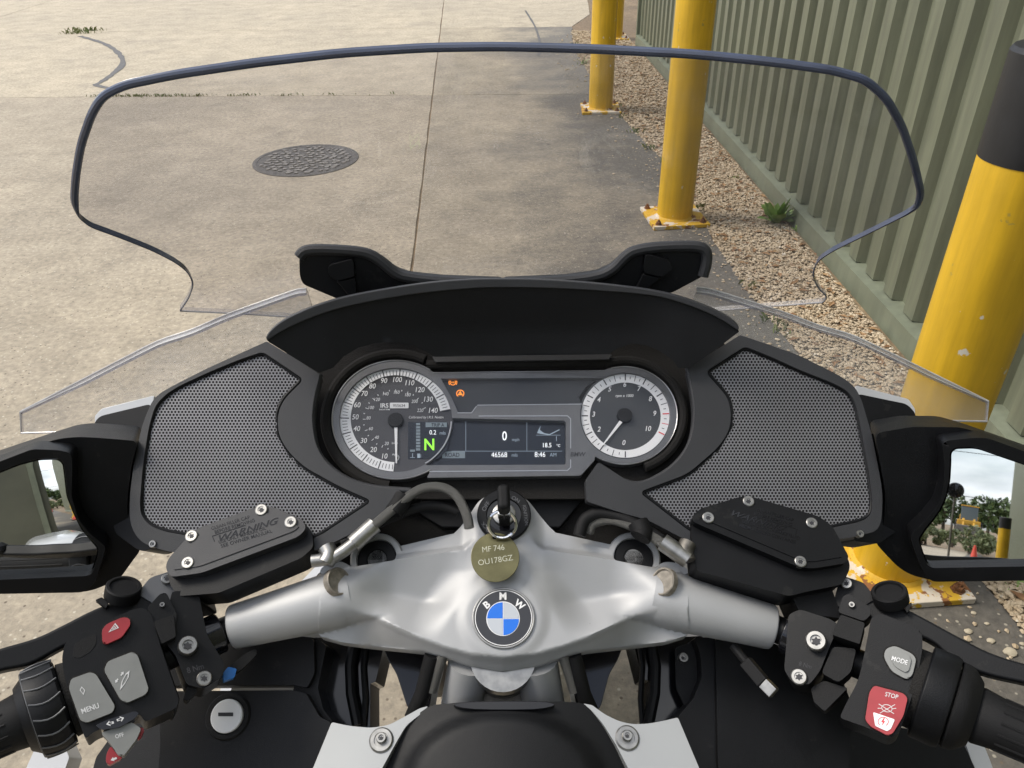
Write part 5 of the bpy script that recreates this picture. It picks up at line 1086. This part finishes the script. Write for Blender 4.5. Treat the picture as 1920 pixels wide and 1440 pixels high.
# tar-filled crack, joint dirt
def strip(pts, wd, name, m, z=0.0035, par=yard):
    P = spl(pts, 6, False); L_, R2 = [], []
    for i, p in enumerate(P):
        a = np.array(P[max(i-1, 0)]); b = np.array(P[min(i+1, len(P)-1)]); d = b-a; d /= np.linalg.norm(d); nn = np.array([-d[1], d[0]]); w_ = wd*(0.6+0.5*random.random())
        L_.append((*(np.array(p)+nn*w_/2), z)); R2.append((*(np.array(p)-nn*w_/2), z))
    q = MB(); k = len(P); q.add(L_+R2+[(x, y, -0.004) for x, y, _ in L_+R2], [(i, i+1, k+i+1, k+i) for i in range(k-1)])
    return q.build(name, m, par, closed=False)
G2 = lambda x, y: tuple(ground_hit(x, y)[:2])
strip([G2(*p) for p in ((150, 68), (195, 82), (222, 100), (230, 120), (210, 140), (188, 155), (180, 160), (205, 166))], 0.065, 'tar_seam', M['tar'])
strip([G2(*p) for p in ((985, 20), (1003, 50), (1012, 80), (1010, 105))], 0.03, 'tar_seam', M['tar'])
# manhole
mc = ground_hit(574, 300); mh = empty('manhole_cover', (mc[0], mc[1], 0))
tag(mh, 'round iron manhole cover with studded top set in the concrete', 'manhole cover')
M['iron'] = mat('cast_iron', (0.11, 0.10, 0.09), 0.7, metal=0.2, var=0.3, vs=40, bump=0.3, bs=200)
M['iron2'] = mat('worn_iron', (0.21, 0.19, 0.165), 0.6, metal=0.2, var=0.3, vs=50)
RM = 0.345
MB().lathe((mc[0], mc[1], -0.02), (0, 0, 1), [(0, RM), (0.0235, RM), (0.0245, RM-0.006), (0.0245, RM-0.028), (0.0225, RM-0.03), (0.0225, 0.001)], 64).build('cover_plate', M['iron'], mh)
q = MB()
for i in range(-12, 13):
    for j in range(-12, 13):
        x, y = i*0.052+(0.026 if j % 2 else 0)+random.uniform(-.013, .013), j*0.046+random.uniform(-.012, .012)
        if math.hypot(x, y) < RM-0.055:
            a = random.uniform(0, 3.14); c_, s_ = math.cos(a), math.sin(a); Mx = np.array([[c_, -s_, 0], [s_, c_, 0], [0, 0, 1]]); q.box((mc[0]+x, mc[1]+y, 0.0040), (0.030+random.uniform(-.008, .012), 0.024+random.uniform(-.006, .008), 0.006), Mx)
q.build('cover_studs', M['iron2'], mh)['kind'] = 'stuff'

# ---- gravel strip
M['stone'] = mat('gravel_stone', (0.42, 0.325, 0.21), 0.85, col2=(0.55, 0.46, 0.335), vs=33, bump=0.3, bs=300, wear=[((0.24, 0.155, 0.09), 21, 0.63), ((0.64, 0.58, 0.48), 27, 0.64)])
M['leaf_dry'] = mat('dry_leaf', (0.20, 0.10, 0.045), 0.8, col2=(0.36, 0.23, 0.11), vs=30)
def gravel(n, y0, y1, smin, smax, x1=1.50):
    Y = rng.uniform(y0, y1, n); E0 = np.array([ex(v) for v in Y])-0.01; X = E0+(x1-E0)*rng.uniform(0, 1, n)**0.95
    sp = rng.uniform(0, 1, n) < 0.008; X[sp] = E0[sp]-np.abs(rng.normal(0, 0.12, sp.sum()))
    S_ = rng.uniform(smin, smax, n)*rng.uniform(0.7, 1.2, n)
    base = np.array([(1, 0, 0), (-1, 0, 0), (0, 1, 0), (0, -1, 0), (0, 0, 1), (0, 0, -1), (.65, .65, .35), (-.65, .6, .4), (.6, -.65, .4), (-.6, -.65, .35)], float)
    b_ = bmesh.new(); [b_.verts.new(p) for p in base]; bmesh.ops.convex_hull(b_, input=b_.verts); b_.verts.index_update()
    F = np.array([[v.index for v in f.verts] for f in b_.faces]); b_.free(); k = len(base)
    D = base[None]*rng.uniform(0.7, 1.25, (n, k, 1))*np.stack([rng.uniform(.7, 1.3, n), rng.uniform(.7, 1.2, n), rng.uniform(.45, .8, n)], 1)[:, None]
    A = rng.uniform(0, 6.28, n); c, s = np.cos(A)[:, None], np.sin(A)[:, None]
    P = np.stack([D[..., 0]*c-D[..., 1]*s, D[..., 0]*s+D[..., 1]*c, D[..., 2]], -1)*S_[:, None, None]
    zb = np.where(X < E0, 0.0, -0.006+rng.uniform(0, 0.014, n))
    P += np.stack([X, Y, zb+S_*0.35], 1)[:, None]
    return P.reshape(-1, 3), (F[None]+(np.arange(n)*k)[:, None, None]).reshape(-1, 3)
VV, FF, b0 = [], [], 0
for a in ((18000, 0.5, 2.6, 0.0035, 0.0095), (26000, 2.6, 5.2, 0.0032, 0.0085), (15000, 5.2, 9.8, 0.005, 0.011), (3500, -9, 0.5, 0.008, 0.018)):
    v, f = gravel(*a); VV.append(v); FF.append(f+b0); b0 += len(v)
me = bpy.data.meshes.new('gravel'); me.from_pydata(np.concatenate(VV).tolist(), [], np.concatenate(FF).tolist()); me.materials.append(M['stone'])
go = bpy.data.objects.new('gravel', me); COL.objects.link(go); tag(go, 'strip of tan gravel and litter along the foot of the green wall', 'gravel', kind='stuff')
v, f = [], []
for _ in range(900):
    Y = random.uniform(0.8, 9.5); X = ex(Y)+(1.5-ex(Y))*random.random()**0.8; a = random.uniform(0, 6.28); s = random.uniform(.012, .028); t = random.uniform(-.4, .4)
    c_, s_ = math.cos(a), math.sin(a); z = random.uniform(0.004, 0.016); b = len(v)
    for u, w_, h in ((-1, 0, 0), (-.2, .45, .25), (1, 0, .1), (-.2, -.45, .3)): v.append((X+(u*c_-w_*s_)*s, Y+(u*s_+w_*c_)*s, z+h*s+u*t*s*.3))
    f += [(b, b+1, b+2), (b, b+2, b+3)]
q = MB(); q.add(v, f); o = q.build('leaf_litter', M['leaf_dry'], closed=False); tag(o, 'dry brown leaf litter scattered over the gravel strip', 'leaves', kind='stuff')

# ---- green clad building along the right
M['clad'] = mat('olive_cladding', (0.158, 0.169, 0.115), 0.42, streak=0.22, var=0.05, vs=3, bump=0.03, bs=60, spec=0.4, wear=[((0.30, 0.30, 0.24), 70, 0.76)])
M['flash'] = mat('olive_flashing', (0.165, 0.182, 0.128), 0.45, streak=0.15, var=0.10, vs=8)
WX = 1.60; Y_END = 8.95; Y_REAR = -24.0; WH = 4.8
bld = empty('metal_clad_building', (WX+2.0, -7, 0)); tag(bld, 'long olive green building clad in ribbed metal sheet beside the gravel', 'building')
PIT = 0.18; dep = 0.036; prof = [(0, 0), (0.055, 0), (0.076, -dep), (0.152, -dep), (0.173, 0)]
def clad_panel(y0, nr):
    P = []
    for k in range(nr): P += [(y0+k*PIT+a, WX+b) for a, b in prof[:-1]]
    P.append((y0+nr*PIT, WX)); q = MB(); m_ = len(P)
    v = [(x, y, 0.10) for y, x in P]+[(x, y, WH) for y, x in P]+[(x+0.004, y, 0.10) for y, x in P]+[(x+0.004, y, WH) for y, x in P]
    q.add(v, [(i, i+1, m_+i+1, m_+i) for i in range(m_-1)]+[(2*m_+i+1, 2*m_+i, 3*m_+i, 3*m_+i+1) for i in range(m_-1)]); return q.build('cladding_panel', M['clad'], bld, closed=False, ang=20, org=None)
yy = Y_END
while yy > Y_REAR: clad_panel(yy-0.9, 5); yy -= 0.9
q = MB()
yy = Y_REAR+0.0
q.add([(WX-0.075, Y_REAR, -0.03), (WX-0.075, Y_END, -0.03), (WX-0.07, Y_END, 0.085), (WX-0.07, Y_REAR, 0.085), (WX+0.02, Y_END, 0.105), (WX+0.02, Y_REAR, 0.105), (WX+0.02, Y_END, -0.03), (WX+0.02, Y_REAR, -0.03)], [(0, 3, 2, 1), (3, 5, 4, 2), (0, 7, 5, 3), (1, 2, 4, 6)])
q.build('base_flashing', M['flash'], bld)
MB().box((WX+4.06, (Y_END+Y_REAR)/2, WH/2), (8.0, Y_END-Y_REAR-0.02, WH-0.04)).build('building_core', M['flash'], bld)
MB().box((WX-0.02, Y_END+0.02, WH/2), (0.09, 0.05, WH)).build('corner_trim', M['flash'], bld, bev=0.004)
MB().box((WX+4.0, (Y_END+Y_REAR)/2, WH+0.06), (8.3, Y_END-Y_REAR+0.3, 0.12)).build('roof_edge', M['flash'], bld, bev=0.01)

# ---- bollards
M['yellow'] = mat('yellow_paint', (0.66, 0.40, 0.016), 0.45, streak=0.20, var=0.06, vs=6, bump=0.25, bs=45, wear=[((0.42, 0.30, 0.05), 16, 0.70), ((0.64, 0.60, 0.50), 25, 0.685), ((0.12, 0.06, 0.03), 30, 0.745)])
M['bolblack'] = mat('black_band_paint', (0.009, 0.009, 0.010), 0.5, var=0.2, vs=20, bump=0.2, bs=60, wear=[((0.45, 0.42, 0.36), 42, 0.76)])
M['rustplate'] = mat('flaking_plate', (0.60, 0.36, 0.03), 0.7, bump=0.6, bs=80, wear=[((0.62, 0.56, 0.47), 11, 0.50), ((0.24, 0.10, 0.035), 17, 0.575), ((0.62, 0.38, 0.03), 13, 0.60)])
M['rust'] = mat('rusty_steel', (0.20, 0.09, 0.04), 0.8, metal=0.2, var=0.5, vs=60, bump=0.5, bs=120)
def bollard(x, y, h, label, rot=0.0, r=0.092, band=0.20):
    b = empty('bollard', (x, y, 0)); tag(b, label, 'bollard', 'yellow bollards along the wall')
    MB().lathe((x, y, 0.018), (0, 0, 1), [(0, r), (h-band-0.018, r)], 48).build('post', M['yellow'], b)
    MB().lathe((x, y, h-band), (0, 0, 1), [(0, r+0.0012), (band-0.012, r+0.0012), (band-0.004, r-0.004), (band, r-0.014)], 48).build('top_band', M['bolblack'], b)
    c, s = math.cos(rot), math.sin(rot); Mx = np.array([[c, -s, 0], [s, c, 0], [0, 0, 1]]); w2 = 0.30
    MB().box((x, y, 0.010), (w2, w2, 0.020), Mx).build('base_plate', M['rustplate'], b, bev=0.003)
    q = MB().lathe((x, y, 0.019), (0, 0, 1), [(0, r+0.010), (0.006, r+0.006), (0.010, r+0.001)], 40).build('weld_bead', M['rustplate'], b)
    for sx in (-1, 1):
        for sy in (-1, 1):
            p = Mx@np.array([sx*0.118, sy*0.118, 0]); MB().lathe((x+p[0], y+p[1], 0.019), (0, 0, 1), [(0, 0.018), (0.004, 0.018), (0.004, 0.013), (0.016, 0.013), (0.016, 0.007), (0.026, 0.006)], 6).build('anchor_bolt', M['rust'], b)
bollard(1.008, 1.42, 1.285, 'nearest yellow bollard with black top band, chipped, by the right mirror', 0.05)
bollard(0.935, 3.90, 1.29, 'second yellow bollard, seen behind the right half of the windscreen', 0.08)
bollard(0.818, 6.20, 1.29, 'third yellow bollard, smaller, left of the one behind the windscreen', -0.05)
bollard(1.345, 9.3, 1.29, 'farthest yellow bollard, a sliver at the corner of the green building', 0.0)
bollard(1.10, -15.0, 1.29, 'yellow bollard with black band seen only in the right mirror', 0.0)

# ---- weeds
M['leaf'] = mat('weed_leaf', (0.17, 0.28, 0.06), 0.55, col2=(0.27, 0.38, 0.10), vs=18)
M['leaf_red'] = mat('weed_leaf_red', (0.34, 0.13, 0.06), 0.55, col2=(0.25, 0.26, 0.08), vs=18)
M['grass'] = mat('joint_grass', (0.10, 0.14, 0.03), 0.6, col2=(0.17, 0.17, 0.05), vs=9)
def weed(x, y, h, n, label, m='leaf', z=-0.01):
    w_ = empty('weed', (x, y, 0)); tag(w_, label, 'weed', 'weeds along the wall')
    q = MB(); qs = MB()
    for k in range(n):
        a = random.uniform(0, 6.28); lean = random.uniform(.2, 1.0); l = h*random.uniform(.5, 1.1); wd = l*random.uniform(.14, .24); d = np.array([math.cos(a), math.sin(a), 0]); sd_ = np.array([-d[1], d[0], 0])
        pts = []; m_ = 7
        for j in range(m_):
            t = j/(m_-1); c = np.array([x, y, z])+d*l*lean*t+np.array([0, 0, 1])*l*(t*(1.1-lean*.4)-0.55*lean*t*t); ww = wd*math.sin(math.pi*min(1, t*.95+.05))**.8*(1.0 if j % 2 else 0.72)
            pts += [c-sd_*ww, c+np.array([0, 0, -ww*.25]), c+sd_*ww]
        q.add(pts, [f for j in range(m_-1) for f in ((3*j, 3*j+1, 3*j+4, 3*j+3), (3*j+1, 3*j+2, 3*j+5, 3*j+4))], k % 3 == 0 and len(m) > 4 and 1 or 0)
    q.build('leaves', [M[m], M['leaf_red']], w_, closed=False)
    qs.tube([(x, y, -0.03), (x, y, h*.25)], [0.004, 0.002], 6); qs.build('stem', M['leaf'], w_)
p = ground_hit(1462, 418); weed(p[0]-0.02, p[1], 0.19, 30, 'leafy green weed with reddish tips at the foot of the green wall', 'leaf')
p = ground_hit(1503, 432); weed(p[0]-0.02, p[1], 0.07, 9, 'small bright green weed in front of the leafy weed by the wall')
p = ground_hit(1380, 335); weed(p[0], p[1], 0.05, 8, 'tiny weed in the gravel beyond the leafy weed')
p = ground_hit(1905, 1105); weed(p[0], p[1], 0.06, 9, 'small weed at the gravel edge below the right mirror')
p = ground_hit(1875, 1112); weed(p[0]+0.01, p[1], 0.035, 7, 'tiny weed at the concrete edge below the right mirror')
p = ground_hit(1093, 118); weed(p[0], p[1], 0.10, 12, 'dry weed at the concrete edge beside the third bollard', 'leaf')
p = ground_hit(1905, 800); weed(p[0]-0.02, p[1], 0.06, 8, 'pale weed against the wall foot above the right mirror')
# grass in the joints
v, f = [], []
def tuft(x, y, n, h, sp):
    for _ in range(n):
        a = random.uniform(0, 6.28); px_, py_ = x+random.gauss(0, sp), y+random.gauss(0, 0.015); l = h*random.uniform(.4, 1.1); d = (math.cos(a), math.sin(a)); b = len(v); w_ = 0.0035
        v.extend([(px_-d[1]*w_, py_+d[0]*w_, -0.01), (px_+d[1]*w_, py_-d[0]*w_, -0.01), (px_+d[0]*l*.3+d[1]*w_*.6, py_+d[1]*l*.3-d[0]*w_*.6, l*.6), (px_+d[0]*l*.8, py_+d[1]*l*.8, l*.8)]); f.extend([(b, b+1, b+2), (b, b+2, b+3)])
for px_, dn, sp in ((185, 60, .08), (240, 90, .12), (262, 90, .1), (300, 80, .1), (330, 40, .1), (368, 60, .06), (445, 80, .07), (525, 30, .08), (595, 20, .1), (700, 10, .1)):
    X = ground_hit(px_, 185)[0]; g_ = gp(X, 6.8); tuft(X, 6.8-0.085*X, dn//2, 0.028, sp)
for px_, py_, dn in ((160, 58, 160), (150, 63, 100)): g_ = ground_hit(px_, py_); tuft(g_[0], g_[1], dn//2, 0.06, 0.12)
for _ in range(20): Y = random.uniform(1.2, 9); tuft(ex(Y), Y, 10, 0.04, 0.03)
q = MB(); q.add(v, f); o = q.build('joint_grass', M['grass'], closed=False); tag(o, 'thin green grass growing in the joints of the concrete', 'grass', kind='stuff')
# loose pebbles at the lower right on the concrete
M['pebble'] = mat('pale_pebble', (0.50, 0.44, 0.33), 0.8, var=0.2, vs=30)
for px_, py_, r, lb in ((1893, 1225, .016, 'largest pale pebble, touching the upper edge of the brake lever in view'), (1857, 1203, .010, 'pale pebble just left of the largest one above the brake lever'), (1815, 1185, .010, 'pale elongated pebble midway along the concrete above the brake lever'), (1850, 1170, .006, 'small pale pebble above the one left of the largest'), (1825, 1150, .007, 'pale pebble farthest up beside the gravel edge, below the mirror'), (1768, 1130, .005, 'tiny pale pebble nearest the rusty base plate'), (1838, 1195, .004, 'tiniest pale speck of stone between two larger pebbles'), (1916, 1208, .007, 'pale pebble at the right edge of the picture above the brake lever')):
    p = ground_hit(px_, py_); q = MB(); b_ = bmesh.new(); bmesh.ops.create_icosphere(b_, subdivisions=2, radius=1)
    vv = [(p[0]+c.co.x*r*(1+random.uniform(-.15, .15)), p[1]+c.co.y*r*.75*(1+random.uniform(-.15, .15)), r*.3+c.co.z*r*.45) for c in b_.verts]; q.add(vv, [tuple(x.index for x in t.verts) for t in b_.faces]); b_.free()
    o = q.build('pebble', M['pebble'], org=(p[0], p[1], 0)); tag(o, lb, 'pebble', 'pebbles beside the brake lever')
# ================================================================== BEHIND THE RIDER (seen in the mirrors)
M['bark'] = mat('bark', (0.09, 0.07, 0.05), 0.9, var=0.3, vs=12, bump=0.5, bs=40)
M['foliage'] = mat('foliage', (0.035, 0.065, 0.018), 0.6, col2=(0.09, 0.13, 0.035), vs=1.5)
M['foliage2'] = mat('scrub_foliage', (0.10, 0.13, 0.05), 0.6, col2=(0.19, 0.21, 0.10), vs=2.0)
def leaf_cloud(n, cs, leaf, seed):
    r = np.random.default_rng(seed); c = np.array(cs); k = r.integers(0, len(c), n); d = r.normal(0, 1, (n, 3)); d /= np.linalg.norm(d, axis=1)[:, None]; d *= r.uniform(.45, 1, (n, 1))**.5
    P = c[k, :3]+d*c[k, 3:4]*np.array([1, 1, .8]); a = r.normal(0, 1, (n, 3)); a /= np.linalg.norm(a, axis=1)[:, None]; b = np.cross(a, r.normal(0, 1, (n, 3))); b /= np.linalg.norm(b, axis=1)[:, None]
    s = leaf*r.uniform(.5, 1.3, (n, 1)); V = np.stack([P-a*s, P+b*s*.6, P+a*s, P-b*s*.6], 1).reshape(-1, 3); return V.tolist(), [(4*i, 4*i+1, 4*i+2, 4*i+3) for i in range(n)]
def tree(x, y, h, w_, label, seed, name='tree', m='foliage', n=2600, grp='trees behind the yard'):
    t = empty(name, (x, y, 0)); tag(t, label, 'tree' if name == 'tree' else 'bush', grp); rr = random.Random(seed); q = MB()
    q.tube([(x, y, -0.03), (x+.1, y, h*.3), (x, y+.1, h*.7)], [w_*.05, w_*.04, w_*.012], 8)
    cs = [(x, y, h*.6, w_*.45)]
    for _ in range(9):
        a = rr.uniform(0, 6.28); e = (x+math.cos(a)*w_*rr.uniform(.2, .5), y+math.sin(a)*w_*rr.uniform(.2, .5), h*rr.uniform(.3, .85)); cs.append((*e, w_*rr.uniform(.16, .3))); q.tube([(x, y, h*.3), tuple((np.array(e)+np.array([x, y, h*.4]))/2), e], [w_*.02, w_*.014, w_*.006], 5)
    q.build('trunk', M['bark'], t); v, f = leaf_cloud(n, cs, w_*.035, seed); c = MB(); c.add(v, f); c.build('crown', M[m], t, closed=False)
def thicket(spots, name, label, m, n, leaf):
    cs = []; q = MB()
    for x, y, h, w_ in spots:
        q.tube([(x, y, -0.03), (x, y, h*.6)], [w_*.04, w_*.015], 6)
        for _ in range(7): cs.append((x+random.uniform(-.5, .5)*w_, y+random.uniform(-.4, .4)*w_, h*random.uniform(.25, .8), h*random.uniform(.2, .34)))
    v, f = leaf_cloud(n, cs, leaf, 5); b = len(q.v); q.add(v, f, 1); q.m = [0]*(len(q.f)-len(f))+[1]*len(f)
    o = q.build(name, [M['bark'], M[m]], closed=False); tag(o, label, 'hedge' if 'tree' in name else 'scrub', kind='stuff')
thicket([(-70+2.6*i+random.uniform(-1, 1), -116+random.uniform(-3, 3), random.uniform(3.8, 5.8), 6) for i in range(56)], 'tree_line', 'dark green tree line far behind the yard, seen in the mirrors', 'foliage', 42000, 0.34)
thicket([(-16+0.6*i+random.uniform(-.4, .4), -35+random.uniform(-3.5, 3.5), random.uniform(0.6, 1.1), 1.8) for i in range(44)], 'scrub', 'pale green scrub at the back edge of the yard, seen in the right mirror', 'foliage2', 42000, 0.08)
# wheel loader beyond the scrub
M['machine'] = mat('machine_yellow', (0.50, 0.27, 0.02), 0.5, var=0.1, vs=3); M['glass_d'] = mat('cab_glass', (0.10, 0.13, 0.15), 0.1)
lx, ly = 1.2, -98.0
ld = empty('wheel_loader', (lx, ly, 0)); tag(ld, 'yellow wheel loader parked beyond the scrub, seen in the right mirror', 'loader')
MB().box((lx, ly, 1.25), (2.2, 5.0, 0.7)).build('chassis', M['machine'], ld, bev=0.08)
MB().box((lx, ly-1.6, 1.8), (1.8, 1.8, 0.7)).build('engine_cover', M['machine'], ld, bev=0.1)
cb = MB().box((lx, ly+0.2, 2.35), (1.6, 1.5, 1.5)).build('cab', M['glass_d'], ld, bev=0.06); MB().box((lx, ly+0.2, 3.15), (1.75, 1.65, 0.12)).build('cab_roof', M['machine'], cb, bev=0.03)
for sx in (-1, 1):
    for sy in (-1.5, 1.5): MB().lathe((lx+sx*0.8, ly+sy, 0.75), (sx, 0, 0), [(0, 0.5), (0.03, 0.75), (0.45, 0.75), (0.5, 0.5), (0.46, 0.3)], 28).build('wheel', M['black_soft'], ld)
    MB().tube([(lx+sx*0.5, ly+1.6, 1.7), (lx+sx*0.5, ly+2.8, 1.2), (lx+sx*0.5, ly+3.4, 0.6)], 0.12, 8).build('lift_arm', M['machine'], ld)
MB().box((lx, ly+3.7, 0.6), (2.4, 0.8, 0.9)).build('bucket', M['steel_dull'], ld, bev=0.1)
# traffic cone, road mirror on a post, wires
M['cone'] = mat('cone_red', (0.60, 0.06, 0.03), 0.5)
def cone(x, y, label):
    c = empty('traffic_cone', (x, y, 0)); tag(c, label, 'traffic cone', 'traffic cones behind the yard'); MB().lathe((x, y, 0.03), (0, 0, 1), [(0, 0.12), (0.02, 0.11), (0.43, 0.03), (0.44, 0.02)], 24).build('cone_body', M['cone'], c); MB().box((x, y, 0.015), (0.30, 0.30, 0.03)).build('cone_base', M['black_soft'], c, bev=0.01)
cone(0.88, -27.0, 'red traffic cone standing before the scrub, left of the mirrored bollard'); cone(1.00, -13.6, 'red traffic cone beside the bollard seen in the right mirror')
pm = empty('road_mirror', (0.25, -20, 0)); tag(pm, 'round road mirror seen from its dark back on a grey post', 'road mirror')
MB().tube([(0.25, -20, -0.03), (0.25, -20, 1.95)], 0.025, 12).build('pole', M['steel_dull'], pm); MB().lathe((0.25, -19.93, 1.82), (0, -1, 0), [(0, 0.03), (0.02, 0.17), (0.04, 0.185), (0.06, 0.18)], 32).build('mirror_shell', M['gloss_black'], pm)
for i, z in enumerate((9.6, 4.4)):
    pts = [(-70+140*t, -105, z+2.0*(2*t-1)**2) for t in np.linspace(0, 1, 25)]; o = MB().tube(pts, 0.04, 6).build('overhead_wire', M['ink_dark'], org=(0, -105, z)); tag(o, ('upper' if i == 0 else 'lower')+' overhead wire crossing the sky in the right mirror', 'wire', 'overhead wires')
# second building on the left behind, dark wall in the left mirror
M['clad2'] = mat('dark_olive_cladding', (0.10, 0.10, 0.07), 0.6, var=0.12, vs=2)
b2 = empty('rear_building', (-8, -9, 0)); tag(b2, 'dark olive building behind on the left, filling the left mirror', 'building')
MB().box((-6.6, -9.0, 3.0), (13.0, 6.0, 6.0)).build('wall', M['clad2'], b2)
for k in range(8): MB().box((-13.0+k*1.82, -5.97, 3.0), (0.10, 0.08, 6.0)).build('wall_post', M['flash'], b2)
